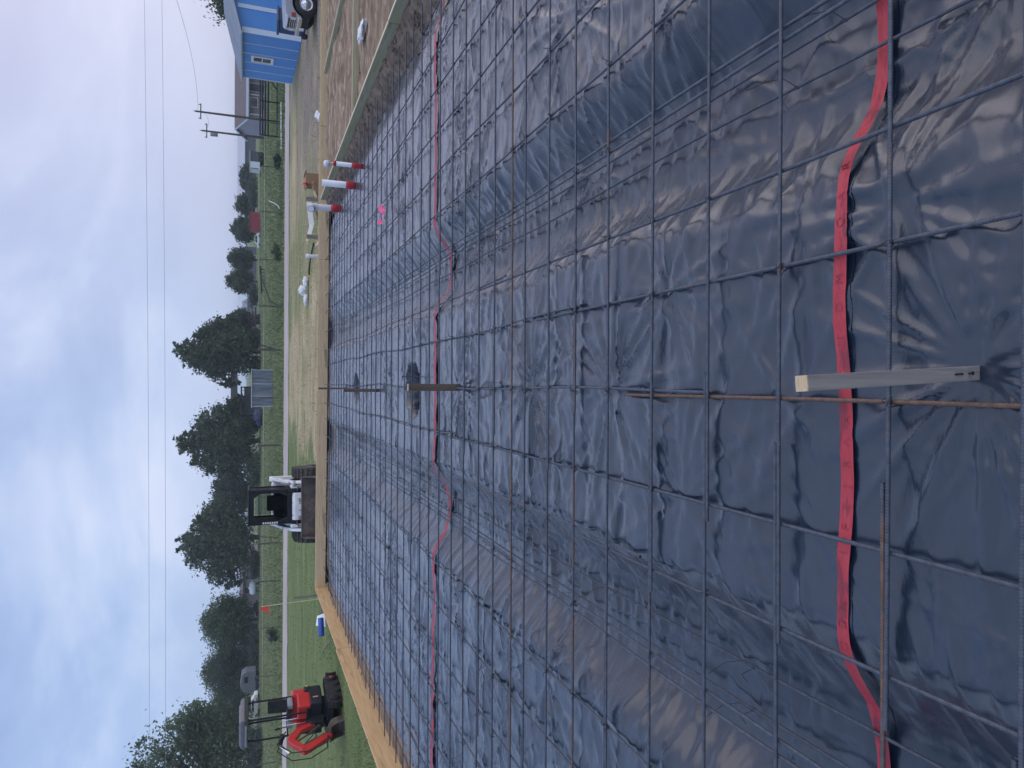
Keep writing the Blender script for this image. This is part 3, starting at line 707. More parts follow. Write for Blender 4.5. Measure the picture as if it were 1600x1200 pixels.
TRB = [('right', 1.10, 'lower steel bar lying along the right-hand trench, left of its pair', 0), ('right', 1.26, 'lower steel bar lying along the right-hand trench, right of its pair', 1),
       ('left', -1.14, 'lower steel bar lying along the left-hand trench, right of its pair', 2), ('left', -1.30, 'lower steel bar lying along the left-hand trench, left of its pair', 3)]
for (sd_, x, lab, k) in TRB:
    v, f, c = rebar_mesh((x, -0.6, -0.175), (x + 0.02, 16.9, -0.17), 0.0064, False, 0.03, 90 + k)
    o = np_mesh('trench_rebar', v, f, MT['rebar']); setp(o, lab, 'rebar', 'steel bars lying in the beam trenches')
    for q in range(5):
        yy = 1.6 + q * 1.5 + rng.uniform(0, 0.8); ii = int(np.argmin(np.abs(c[:, 1] - yy)))
        w = MB(); p = Vector(c[ii])
        w.tube([p + Vector(d) for d in ((-0.008, 0, -0.008), (0.0, 0, 0.012), (0.03, 0.02, 0.05), (0.02, 0.05, 0.11), (-0.02, 0.06, 0.185))], 0.0013, 4)
        w.tube([p + Vector(d) for d in ((0.008, 0, -0.008), (0.0, 0, 0.012), (-0.04, 0.05, 0.03), (-0.07, 0.04, 0.01))], 0.0013, 4)
        w.build('tie_wire', MT['tie'], o)
# upright dowel in the first round pit
dv = rebar_mesh((0.075, 7.62, -0.36), (0.075, 7.60, 0.16), 0.0064, False, 0, 1)
o = np_mesh('dowel_bar', dv[0], dv[1], MT['rebar']); setp(o, 'short upright steel bar standing in the round pit beside the second stake', 'dowel bar')

# ------------------------------------------------------------------ stakes
def stake(bp, tp, w, d, m, label, nail=False, rot=0.0):
    bp, tp = Vector(bp), Vector(tp)
    t = thing('wooden_stake', label, 'stake', bp, 0, 'wooden stakes down the middle of the slab')
    v = tp - bp
    zx = v.normalized(); xx = (Vector((1, 0, 0)) - zx * zx.x).normalized(); q = Matrix((xx, zx.cross(xx), zx)).transposed() @ Matrix.Rotation(rot, 3, 'Z')
    s_ = MB(); s_.bbox(v / 2 - v.normalized() * 0.03, (w, d, v.length + 0.06 - 0.004), 0.002, q); s_.build('shaft', MT[m], t)
    e_ = MB(); e_.box(v - v.normalized() * 0.0025, (w * 0.97, d * 0.97, 0.005), q); e_.build('end_grain', MT['endgrain'], t)
    if nail:
        p = v * 0.09; f = q @ Vector((0, -1, 0))
        k = MB(); k.tube([p + f * (d / 2 - 0.01), p + f * (d / 2 + 0.012)], 0.0022, 6); k.tube([p + f * (d / 2 + 0.010), p + f * (d / 2 + 0.012)], 0.005, 8); k.build('nail', MT['black'], t)
        k = MB(); p2 = v * 0.13; k.tube([p2 + f * (d / 2 + 0.002), p2 + f * (d / 2 + 0.003) + v * 0.05], 0.0022, 6); k.build('nail', MT['black'], t)
    return t
stake((0.034, 1.312, -0.05), (0.004, 1.300, 0.541), 0.038, 0.038, 'stake', 'large weathered square stake nearest the camera with pale cut end', True, 0.05)
stake((-0.033, 6.06, -0.05), (-0.033, 6.06, 0.43), 0.062, 0.036, 'stake_brown', 'brownish flat stake standing at the far red tape before the pit')
stake((-0.10, 10.2, -0.05), (-0.10, 10.2, 0.456), 0.046, 0.036, 'stake_brown', 'dark brown stake behind the round pit, third one from the camera')
stake((-0.10, 13.9, -0.05), (-0.10, 13.9, 0.45), 0.034, 0.034, 'stake_brown', 'thin brown stake nearest the far form board')

# pink ribbon
n = 14; t = np.linspace(0, 1, n); rb = []
for k in (-1, 1):
    rb.append(np.stack([2.12 + 0.25 * t, 9.42 - 0.10 * t + k * 0.02 + 0.03 * np.sin(t * 9), 0.07 + 0.025 * np.sin(t * 9 + k) + 0.02 * k], -1))
o = np_mesh('marker_ribbon', np.concatenate(rb), grid_faces(n, 2), MT['pink']); setp(o, 'short pink marker ribbon tied to the rebar right of the middle', 'ribbon')

# ------------------------------------------------------------------ form boards
def board(p0, p1, h, th, m, label, zt, group='lumber form boards round the slab', nails=0, name='form_board'):
    p0, p1 = Vector((*p0, zt - h / 2)), Vector((*p1, zt - h / 2))
    d = p1 - p0; ang = math.atan2(d.y, d.x)
    t = thing(name, label, 'form board', (p0 + p1) / 2, 0, group)
    b_ = MB(); b_.bbox((0, 0, 0), (d.length, th, h), 0.004, Matrix.Rotation(ang, 3, 'Z')); b_.build('plank', MT[m], t)
    dd = d.normalized(); nrm = Vector((-dd.y, dd.x, 0))
    for k in range(nails):
        s_ = -d.length / 2 + (k + 0.5 + rng.uniform(-0.25, 0.25)) * d.length / nails
        q = dd * s_ + Vector((0, 0, h / 2))
        nm = MB(); nm.tube([q + Vector((0, 0, -0.01)), q + Vector((0, 0, 0.018)) + dd * rng.uniform(-0.01, 0.01)], 0.006, 5); nm.build('nail', MT['black'], t)
    return t
def lerp2(a, b, t): return (a[0] + (b[0] - a[0]) * t, a[1] + (b[1] - a[1]) * t)
ll = [('orange tinted form board on the left side, length nearest the camera', 0.0, 0.352), ('orange tinted form board on the left side, second length, beside the red excavator', 0.353, 0.70), ('orange tinted form board on the left side, far length ending at the corner', 0.701, 1.0)]
for lab, a, b in ll: board(lerp2(LB0, LB1, a), lerp2(LB0, LB1, b), 0.286, 0.038, 'lumber_y', lab, 0.19 - 0.02 * (a > 0.6), nails=5)
fl = [('pale form board along the far edge, in front of the skid steer', 0.002, 0.27), ('pale form board along the far edge, behind the row of stakes', 0.2705, 0.475), ('pale form board along the far edge, in front of the scrap pile', 0.4755, 0.66), ('pale form board along the far edge of the bare soil, at the truck', 0.6605, 1.0)]
for k, (lab, a, b) in enumerate(fl): board(lerp2(FB0, FB1, a), lerp2(FB0, FB1, b), 0.24, 0.038, 'lumber_x', lab, 0.172 + (0.006 if k == 2 else 0), nails=9)
board((IBX(1.6), 1.6), (IBX(8.4), 8.4), 0.19, 0.038, 'treated_y', 'greenish form board between plastic and bare soil, near length', 0.175, nails=0)
board((IBX(8.41), 8.41), (IBX(16.5), 16.5), 0.19, 0.038, 'treated_y', 'greenish form board between plastic and bare soil, far length behind the pipes', 0.172, nails=0)
for ya, yb, zt in ((1.62, 8.38, 0.1755), (8.43, 16.45, 0.1725)):
    e_ = MB(); e_.bar((IBX(ya), ya, zt + 0.002), (IBX(yb), yb, zt + 0.002), 0.036, 0.008); o = e_.build('top_edge', MT['cream'], None)
    par = [k for k in bpy.data.objects if k.name.startswith('form_board') and k.type == 'EMPTY' and k['label'].startswith('greenish form board')][0 if ya < 5 else 1]
    o.parent = par; o.location = -par.location
board((4.28, 11.75), (11.4, 11.35), 0.10, 0.09, 'treated_x', 'greenish plank lying across the bare soil beyond the white scrap', 0.14, 'planks on the bare soil')
board((7.25, 11.6), (7.0, 16.35), 0.09, 0.10, 'treated_y', 'plank lying lengthwise on the bare soil, running to the far board', 0.13, 'planks on the bare soil')

# white scrap bag on the soil
def crumple(name, loc, size, m, label, cat, seed, parent=None):
    bm = bmesh.new(); bmesh.ops.create_icosphere(bm, subdivisions=3, radius=1)
    r2 = random.Random(seed)
    ax = [Vector((r2.uniform(-1, 1), r2.uniform(-1, 1), r2.uniform(-1, 1))).normalized() for _ in range(14)]
    for v in bm.verts:
        k = 1.0
        for a in ax: k -= 0.9 * max(0, v.co.normalized().dot(a) - 0.62)
        v.co *= k * r2.uniform(0.86, 1.14)
        v.co = Vector((v.co.x * size[0], v.co.y * size[1], max(v.co.z, -0.55) * size[2]))
    me = bpy.data.meshes.new(name); bm.to_mesh(me); bm.free(); me.materials.append(m)
    o = link_mesh(name, me, parent); o.location = loc
    if label: setp(o, label, cat)
    return o
p = on_z(568, 42, 0.12)
o = crumple('scrap_bag', (p.x, p.y, 0.13), (0.20, 0.34, 0.075), MT['paper'], 'crumpled white plastic bag lying on the bare soil', 'bag', 4)

# ------------------------------------------------------------------ PVC risers
def riser(bx, by, h, r, label, kind):
    t = thing('pipe_riser', label, 'pipe', (bx, by, -0.12), 0, 'plumbing risers standing through the plastic')
    w = MB(); w.lathe([(r, 0.0), (r, 0.08 + h * 0.75), ] if kind == 'elbow' else [(r, 0.0), (r, h + 0.12), (r * 0.86, h + 0.12), (r * 0.86, h)], 20); w.build('pipe', MT['pvc'], t)
    c = MB(); c.lathe([(r * 1.0, 0.02), (r * 1.13, 0.03), (r * 1.15, 0.07 + 0.13), (r * 1.12, 0.08 + 0.17), (r, 0.255)], 20); c.build('red_sleeve', MT['red_wrap'], t)
    if kind == 'elbow':
        z0 = 0.08 + h * 0.75; pts = [Vector((0, 0, z0 - 0.02))]
        dirv = Vector((-0.55, -0.80, 0)).normalized()
        for a in np.linspace(0, math.pi / 2 * 0.9, 7): pts.append(Vector((0, 0, z0 + 1.5 * r * math.sin(a))) + dirv * (1.5 * r * (1 - math.cos(a))))
        e_ = MB(); e_.tube(pts + [pts[-1] + (pts[-1] - pts[-2]).normalized() * r * 0.9], r * 1.14, 20, cap=False); 
        q = pts[-1] + (pts[-1] - pts[-2]).normalized() * r * 0.9
        e_.tube([q, q - (pts[-1] - pts[-2]).normalized() * r * 0.8], r * 0.98, 20)
        ob = e_.build('elbow', MT['pvc'], t)
        i_ = MB(); dn = (pts[-1] - pts[-2]).normalized(); i_.tube([q - dn * r * 0.25, q - dn * r * 0.2], r * 0.95, 20); i_.build('mouth', mat('pipe_inside', (0.20, 0.21, 0.24), rough=0.7), ob)
    return t
riser(3.44, 12.5, 0.53, 0.055, 'straight open white pipe with red sleeve, middle of the three risers', 'open')
riser(3.57, 14.8, 0.62, 0.062, 'white pipe with red sleeve and an elbow on top, farthest riser', 'elbow')
t = riser(3.58, 11.8, 0.42, 0.036, 'slim white pipe with red sleeve and stepped cap, nearest riser', 'open')
k = MB(); k.lathe([(0.030, 0.50), (0.042, 0.505), (0.042, 0.545), (0.02, 0.55)], 16); k.build('coupling', MT['red_wrap'], t)
k = MB(); k.tube([(0, 0, 0.54), (-0.01, 0, 0.60)], 0.016, 10); k.build('neck', MT['pvc'], t)
k = MB(); k.lathe([(0.0, 0.70), (0.045, 0.69), (0.055, 0.66), (0.055, 0.61), (0.04, 0.60), (0, 0.60)], 16, Matrix.Translation((-0.02, 0, 0)) ); k.build('cap', MT['pvc'], t)

# ------------------------------------------------------------------ things just behind the far board
def simple(name, label, cat, mb, m, loc=(0, 0, 0), rz=0, group=None, bevel=0.0):
    o = mb.build(name, MT[m], None, bevel); o.location = loc; o.rotation_euler = (0, 0, rz)
    return setp(o, label, cat, group)
def kick_stake(px, py, Y, top_px, label):
    b_ = on_y(px, py, Y); tp = on_y(top_px, py, Y)
    m_ = MB(); m_.bbox((0, 0, (tp.z - GR) / 2), (0.09, 0.038, tp.z - GR), 0.004)
    return simple('form_stake', label, 'stake', m_, 'grey_wood', (b_.x, Y, GR), 0, 'grey form stakes outside the boards')
kick_stake(497, 312, 17.15, 478, 'grey form stake behind the far board, beside the cardboard boxes')
kick_stake(497, 371, 17.05, 479, 'grey form stake behind the far board, at the end of the long white plank')
# cardboard boxes
def box_thing(px, py, Y, w, d, h, z0, label, rz=0.2):
    p = on_y(px, py, Y); t = thing('cardboard_box', label, 'box', (p.x, Y, z0), rz, 'cardboard boxes behind the far board')
    b_ = MB(); b_.box((0, 0, h / 2), (w, d, h)); b_.build('body', MT['card'], t)
    for s_ in (-1, 1):
        f_ = MB(); f_.box((s_ * w * 0.5 + s_ * 0.05, 0, h + 0.0), (0.11, d * 0.96, 0.006), Matrix.Rotation(s_ * 0.5, 3, 'Y')); f_.build('flap', MT['card'], t)
    return t
box_thing(485, 283, 20.3, 0.30, 0.35, 0.62, GR + 0.05, 'taller brown cardboard box with the red rag on it')
box_thing(488, 298, 19.8, 0.34, 0.35, 0.46, GR + 0.05, 'lower brown cardboard box with open flaps next to the grey stake', -0.2)
p = on_y(478, 285, 20.2)
crumple('red_rag', (p.x, 20.2, p.z - 0.02), (0.10, 0.10, 0.11), MT['flag'], 'bright red rag on top of the cardboard box', 'rag', 9)
m_ = MB(); m_.bar(on_y(483, 316, 19.2), on_y(487, 352, 19.0), 0.03, 0.13, 0.004); simple('white_plank', 'long white plank leaning behind the elbow pipe', 'plank', m_, 'white')
m_ = MB(); m_.bar(on_y(487, 352, 18.9), on_y(483.5, 366, 18.6), 0.03, 0.10, 0.004); simple('white_plank', 'short white plank meeting the end of the long one', 'plank', m_, 'white')
for k, (a, b, lab) in enumerate((((491, 300), (497, 318), 'pale scrap board below the cardboard boxes'), ((491, 322), (499, 345), 'dark scrap board under the long white plank'), ((480, 373), (481, 379), 'short pale board end sticking out past the grey stake'), ((494, 384), (499, 378), 'small splinter of pale wood behind the far board'))):
    m_ = MB(); m_.bar(on_y(a[0], a[1], 18.6), on_y(b[0], b[1], 18.2), 0.09, 0.04, 0.004); simple('scrap_board', lab, 'board', m_, ('treated_x', 'stake_brown', 'lumber_x', 'lumber_x')[k])
p = on_y(497, 401, 18.0); tp = on_y(478, 401, 18.0)
t = thing('pipe_stub', 'short upright white pipe behind the far board', 'pipe', (p.x, 18.0, GR), 0)
m_ = MB(); m_.lathe([(0.045, 0), (0.045, tp.z - GR - 0.05)], 16); m_.build('pipe', MT['pvc'], t)
m_ = MB(); m_.lathe([(0.05, tp.z - GR - 0.08), (0.052, tp.z - GR), (0.036, tp.z - GR), (0.036, tp.z - GR - 0.05)], 16); m_.build('collar', MT['pvc'], t)
# white cloth
def cloth(name, pts, label, cat, m):
    t = None
    bm_ = MB()
    for (c, s_, sd_) in pts:
        bm = bmesh.new(); bmesh.ops.create_icosphere(bm, subdivisions=3, radius=1); r2 = random.Random(sd_)
        for v in bm.verts:
            q = v.co.copy(); k = 1 + 0.25 * math.sin(q.x * 7 + sd_) * math.sin(q.y * 6 + sd_) + 0.12 * math.sin(q.z * 13 + q.x * 9)
            v.co = Vector((q.x * s_[0], q.y * s_[1], max(q.z, -0.5) * s_[2])) * k
        bm.verts.index_update()
        bm_.add([v.co + Vector(c) for v in bm.verts], [[v.index for v in f.verts] for f in bm.faces], True); bm.free()
    o = bm_.build(name, MT[m]); return setp(o, label, cat)
pc = on_z(479, 452, GR + 0.05)
cloth('white_cloth', [((pc.x + 0.26, pc.y, GR + 0.08), (0.22, 0.22, 0.10), 3), ((pc.x - 0.04, pc.y + 0.1, GR + 0.16), (0.17, 0.2, 0.17), 5), ((pc.x - 0.36, pc.y, GR + 0.07), (0.24, 0.16, 0.085), 8)], 'crumpled white cloth lying on the dry grass', 'cloth', 'paper')
m_ = MB(); q0 = on_z(483, 430, GR + 0.06); q1 = on_z(485, 404, GR + 0.06); q2 = on_z(490, 380, GR + 0.06)
m_.tube([q0, (q0 + q1) / 2 + Vector((0, 0.2, 0)), q1, q2], 0.03, 6); simple('garden_hose', 'dark hose trailing from the white cloth to the scrap boards', 'hose', m_, 'rubber')
p = on_y(495.5, 180, 17.6)
crumple('scrap_paper', (p.x, 17.6, 0.13), (0.19, 0.10, 0.085), MT['paper'], 'crumpled white paper just behind the far board right of the pipes', 'paper', 14)

# outside the left corner: flag, roll, stakes
pb = on_y(486, 936, 18.3); pt = on_y(408, 948, 18.3)
t = thing('marker_flag', 'orange red pennant on a thin pale rod outside the left corner', 'flag', (pb.x, 18.3, GR))
v = pt - Vector((pb.x, 18.3, GR))
m_ = MB(); m_.tube([(0, 0, 0), v * 0.5, v], 0.008, 6); m_.build('rod', MT['fibre'], t)
dn = v.normalized()
m_ = MB(); a0 = v + Vector((-0.03, 0, 0.07)); a1 = v - dn * 0.20 + Vector((0.0, 0, 0)); a2 = v - dn * 0.20 + Vector((-0.21, 0.0, -0.02))
mid = (a1 + a2) / 2 + Vector((0.02, 0.015, 0.05))
for s_ in (0.0, 0.004):
    o_ = Vector((0, s_, 0)); m_.add([a0 + o_, a1 + o_, mid + o_, a2 + o_], [(0, 1, 2), (0, 2, 3)])
m_.build('pennant', MT['flag'], t)
pr = on_z(508, 979, 0.0)
t = thing('blue_roll', 'blue wrapped roll lying outside the left form board', 'roll', (pr.x, pr.y, 0.0), 0.5)
T_ = Matrix.Rotation(math.pi / 2, 4, 'Y')
m_ = MB(); m_.lathe([(0, -0.2), (0.06, -0.2), (0.065, -0.19), (0.065, 0.19), (0.06, 0.2), (0, 0.2)], 18, Matrix.Translation((0, 0, 0.09)) @ T_); m_.build('wrap', MT['blue'], t)
m_ = MB(); m_.lathe([(0.0, -0.203), (0.026, -0.203), (0.026, -0.199)], 12, Matrix.Translation((0, 0, 0.09)) @ T_); m_.build('core', MT['card'], t)
m_ = MB(); m_.add([(-0.16, -0.05, 0), (0.15, -0.02, 0.01), (0.12, 0.16, 0.16), (-0.1, 0.13, 0.2), (-0.16, -0.05, 0.005), (0.15, -0.02, 0.015), (0.12, 0.16, 0.165), (-0.1, 0.13, 0.205)], [(0, 1, 2, 3), (7, 6, 5, 4), (0, 1, 5, 4), (1, 2, 6, 5), (2, 3, 7, 6), (3, 0, 4, 7)])
pw = on_z(505, 972, 0.03); simple('paper_sheet', 'folded white sheet lying beside the blue roll', 'paper', m_, 'paper', (pw.x, pw.y + 0.15, -0.03), 0.4)
for px, py, lab, ax_ in ((490, 931, 'upright grey stake outside the left corner near the flag', 0), (497, 944, 'grey brace lying outside the left corner near the flag', 1)):
    p = on_z(px, py, 0.05); m_ = MB()
    if ax_ == 0: m_.bbox((0, 0, 0.2), (0.045, 0.045, 0.9), 0.004)
    else: m_.bar((-0.32, 0.1, 0.02), (0.18, 0, 0.10), 0.05, 0.05, 0.004)
    simple('brace_stake', lab, 'stake', m_, 'grey_wood', (p.x, p.y, -0.1))
m_ = MB(); m_.tube([(0, 0, 0), (-0.12, 0.2, 0.05), (-0.3, 0.3, 0.14), (-0.48, 0.32, 0.12)], [0.02, 0.02, 0.016, 0.01], 6)
p = on_z(513, 1003, -0.2); simple('dry_branch', 'short dry branch on the dirt bank right of the excavator', 'branch', m_, 'grey_wood', (p.x, p.y, -0.25))

# dirt clods along the banks: uncountable
cv, cf = [], []
def clod(cx, cy, cz, s):
    b0 = len(cv)
    for d in ((1, 0, 0), (-1, 0, 0), (0, 1, 0), (0, -1, 0), (0, 0, 1), (0, 0, -1)):
        k = s * rng.uniform(0.6, 1.25); cv.append((cx + d[0] * k, cy + d[1] * k, cz + d[2] * k * 0.7))
    for a in (0, 1):
        for b_ in (2, 3):
            for c in (4, 5): cf.append((b0 + a, b0 + b_, b0 + c))
for _ in range(900):
    y = rng.uniform(3, 17.3); u = rng.random() ** 1.5
    clod(-4.76 - 0.2 * (y - 3) / 14.4 - 0.95 * u, y, 0.02 - 0.47 * u ** 0.8, rng.uniform(0.01, 0.035) * (1.6 if rng.random() < 0.08 else 1))
for _ in range(1500):
    y = rng.uniform(2, 16.4); u = rng.random()
    clod(IBX(y) - 0.05 - 0.36 * u, y, 0.05 - 0.22 * u * u * (3 - 2 * u), rng.uniform(0.006, 0.028) * (1.5 if rng.random() < 0.06 else 1))
for _ in range(500):
    x = rng.uniform(4.5, 10.5); y = rng.uniform(4, 16); clod(x, y - 0.4 * (x - 4.3) / 6, 0.045, rng.uniform(0.010, 0.026))
me = bpy.data.meshes.new('dirt_clods'); me.from_pydata(cv, [], cf); me.materials.append(MT['clod'])
setp(link_mesh('dirt_clods', me), 'loose clods of dirt on the banks and bare soil', 'dirt clods', kind='stuff')
#PART2
# ------------------------------------------------------------------ compact track loader behind the far board
def track(mb_l, L, H, Wd, x, z0=0.0, slope=0.0):
    """rounded loop of a rubber track, long axis along y"""
    r = H / 2; pts = []
    for a in np.linspace(-90, 90, 9): pts.append((L / 2 - r + r * math.cos(rad(a)), r + r * math.sin(rad(a))))
    for a in np.linspace(90, 270, 9): pts.append((-L / 2 + r + r * math.cos(rad(a)) , r + r * math.sin(rad(a)) - (slope if a > 95 and a < 200 else 0)))
    return pts
def loader():
    ph = rad(184)
    c = on_y(500, 783, 18.55)
    t = thing('track_loader', 'white and black compact track loader with its bucket lowered at the far board', 'loader', (on_y(500, 784, 19.9).x, 19.9, GR), ph); t.scale = (0.87, 1.0, 1.0)
    for s in (-1, 1):
        pts = track(None, 1.80, 0.96, 0.32, 0)
        m_ = MB(); m_.prism(pts, s * 0.95 - 0.16, s * 0.95 + 0.16, 'x'); tr = m_.build('track', MT['track_mud'], t, 0.012)
        n = 40; per = []
        P = [Vector((0, a, b)) for a, b in pts]; P.append(P[0])
        lens = [0]
        for i in range(len(P) - 1): lens.append(lens[-1] + (P[i + 1] - P[i]).length)
        lm = MB()
        for k in range(34):
            d = lens[-1] * k / 34; i = max(j for j in range(len(lens)) if lens[j] <= d + 1e-9); i = min(i, len(P) - 2)
            u = (d - lens[i]) / max(1e-6, lens[i + 1] - lens[i]); q = P[i].lerp(P[i + 1], u); tg = (P[i + 1] - P[i]).normalized()
            nrm = Vector((0, tg.z, -tg.y))
            lm.box(q + Vector((s * 0.95, 0, 0)) + nrm * 0.012, (0.30, 0.045, 0.035), Matrix((Vector((1, 0, 0)), tg, nrm)).transposed())
        lm.build('lug_row', MT['track_mud'], tr)
        w = MB()
        for y, r in ((-0.55, 0.2), (0.0, 0.11), (0.28, 0.11), (-0.25, 0.11), (0.57, 0.19)):
            w.lathe([(0, -0.02), (r, -0.02), (r, 0.02), (r * 0.5, 0.035), (0, 0.035)], 14, Matrix.Translation((s * 1.115, y, 0.48 if r > 0.15 else 0.15)) @ Matrix.Rotation(s * math.pi / 2, 4, 'Y'))
        w.build('roller_set', MT['steel'], tr)
    m_ = MB(); m_.bbox((0, -0.1, 0.70), (1.06, 1.9, 0.76), 0.05); m_.build('body', MT['black'], t)
    m_ = MB(); m_.bbox((0, -1.02, 1.02), (1.30, 0.42, 0.95), 0.10); m_.build('engine_cover', MT['white'], t)
    m_ = MB(); m_.prism([(0.86, 0.70), (0.97, 0.76), (0.97, 1.00), (0.86, 1.06)], -0.40, 0.40, 'x'); m_.build('front_panel', MT['white_mud'], t, 0.02)
    for s in (-1, 1):
        m_ = MB(); m_.bbox((s * 0.58, 0.10, 0.92), (0.12, 1.5, 0.34), 0.04); m_.build('side_fender', MT['white_mud'], t)
    # cab: frame round an open front
    cab = MB()
    z0, z1 = 1.04, 2.08
    for s in (-1, 1):
        cab.bbox((s * 0.455, 0.72, (z0 + z1) / 2 + 0.02), (0.115, 0.12, z1 - z0 - 0.04), 0.025)
        cab.bbox((s * 0.455, -0.62, (z0 + z1) / 2), (0.11, 0.12, z1 - z0), 0.025)
        cab.bar((s * 0.30, 0.735, z0 + 0.02), (s * 0.43, 0.735, z0 + 0.30), 0.16, 0.09, 0.01)
        cab.bar((s * 0.30, 0.735, z1 - 0.06), (s * 0.43, 0.735, z1 - 0.22), 0.12, 0.09, 0.01)
        cab.bbox((s * 0.46, 0.0, 1.08), (0.07, 1.3, 0.20), 0.01)
    cab.bbox((0, 0.72, z1 - 0.045), (1.02, 0.14, 0.11), 0.03)
    cab.bbox((0, 0.735, z0 + 0.04), (0.96, 0.12, 0.17), 0.03)
    cab.build('cab_frame', MT['black'], t)
    m_ = MB(); m_.bbox((0, 0.04, z1 + 0.015), (1.06, 1.52, 0.05), 0.02); m_.build('roof', MT['black'], t)
    for s in (-1, 1):
        m_ = MB(); m_.box((s * 0.455, 0.04, 1.34), (0.03, 1.22, 0.46)); m_.box((s * 0.455, 0.04, 1.99), (0.03, 1.22, 0.14))
        for k in range(12): m_.box((s * 0.455, -0.54 + k * 0.105, 1.745), (0.03, 0.07, 0.355))
        m_.build('side_screen', MT['black'], t)
    m_ = MB()
    m_ = MB(); m_.add([(-0.36, -0.63, 1.45), (0.36, -0.63, 1.45), (0.36, -0.63, 1.93), (-0.36, -0.63, 1.93), (-0.36, -0.645, 1.45), (0.36, -0.645, 1.45), (0.36, -0.645, 1.93), (-0.36, -0.645, 1.93)], [(0, 1, 2, 3), (7, 6, 5, 4), (0, 1, 5, 4), (2, 3, 7, 6), (1, 2, 6, 5), (3, 0, 4, 7)])
    gm = bpy.data.materials.new('rear_window_glass'); gm.use_nodes = True; b = gm.node_tree.nodes['Principled BSDF']; b.inputs['Transmission Weight'].default_value = 0.9; b.inputs['Roughness'].default_value = 0.05; b.inputs['IOR'].default_value = 1.05; b.inputs['Base Color'].default_value = (0.75, 0.82, 0.85, 1)
    m_.build('rear_window', gm, t)
    m_ = MB(); m_.bbox((0, -0.59, 1.23), (0.84, 0.06, 0.44), 0.02); m_.build('rear_wall', MT['black'], t)
    seat = MB(); seat.bbox((0, -0.15, 1.12), (0.50, 0.50, 0.14), 0.05); seat.bbox((0, -0.40, 1.36), (0.48, 0.14, 0.56), 0.05); seat.build('seat', MT['rubber'], t)
    m_ = MB()
    for s in (-1, 1): m_.tube([(s * 0.32, 0.35, 1.05), (s * 0.32, 0.36, 1.28), (s * 0.27, 0.40, 1.36)], 0.02, 8)
    m_.tube([(-0.36, -0.1, 1.22), (-0.30, 0.30, 1.20), (0.30, 0.30, 1.20), (0.36, -0.1, 1.22)], 0.022, 8)
    m_.build('lap_bar', MT['black'], t)
    m_ = MB()
    for k in range(7): m_.box((0.46, 0.783, 1.42 + k * 0.055), (0.05, 0.004, 0.038))
    m_.build('sticker', MT['sticker'], t)
    for s in (-1, 1):
        a = MB()
        a.prism([(-1.10, 1.36), (-1.02, 1.54), (0.10, 1.32), (0.80, 1.06), (1.06, 0.72), (1.10, 0.40), (0.94, 0.42), (0.86, 0.72), (0.62, 0.96), (-0.10, 1.16)], s * 0.70 - 0.045, s * 0.70 + 0.045, 'x')
        arm = a.build('lift_arm', MT['white_mud'] if True else None, t, 0.015)
        h = MB(); h.tube([(s * 0.70, -0.62, 0.78), (s * 0.70, -0.10, 1.02)], 0.045, 10); h.tube([(s * 0.70, -0.10, 1.02), (s * 0.70, 0.20, 1.15)], 0.025, 8); h.build('lift_cylinder', MT['steel'], arm)
        r_ = MB(); r_.prism([(-1.20, 0.55), (-0.85, 0.55), (-0.90, 1.48), (-1.14, 1.56)], s * 0.70 - 0.08, s * 0.70 + 0.08, 'x'); r_.build('rear_upright', MT['white'], t, 0.02)
        k = MB(); k.tube([(s * 0.50, 0.86, 0.72), (s * 0.52, 1.12, 0.62)], 0.04, 10); k.tube([(s * 0.40, 0.80, 0.95), (s * 0.58, 0.95, 0.90), (s * 0.55, 1.02, 0.75)], 0.02, 6); k.build('tilt_cylinder', MT['steel'], t)
    cross = MB(); cross.bbox((0, 1.06, 0.46), (1.3, 0.12, 0.16), 0.02); cross.build('quick_hitch', MT['black'], t)
    b = MB(); prof = [(1.14, 0.818), (1.10, 0.396), (1.16, 0.132), (1.30, 0.040), (1.86, 0.026), (1.86, 0.059), (1.33, 0.092), (1.21, 0.185), (1.15, 0.422), (1.19, 0.818)]
    n = len(prof); x0, x1 = -0.86, 0.86
    b.prism(prof, x0, x1, 'x')
    bk = b.build('bucket', MT['bucket_steel'], t)
    for s in (-1, 1):
        e_ = MB(); e_.prism([(1.14, 0.818), (1.10, 0.396), (1.16, 0.106), (1.30, 0.040), (1.86, 0.026), (1.84, 0.158), (1.34, 0.818)], s * 0.86 - 0.012 + s * 0.013, s * 0.86 + 0.012 + s * 0.013, 'x'); e_.build('side_plate', MT['bucket_steel'], bk)
    e_ = MB(); e_.bbox((0, 1.165, 0.835), (1.74, 0.09, 0.035), 0.01); e_.build('top_lip', MT['steel'], bk)
    return t
loader()

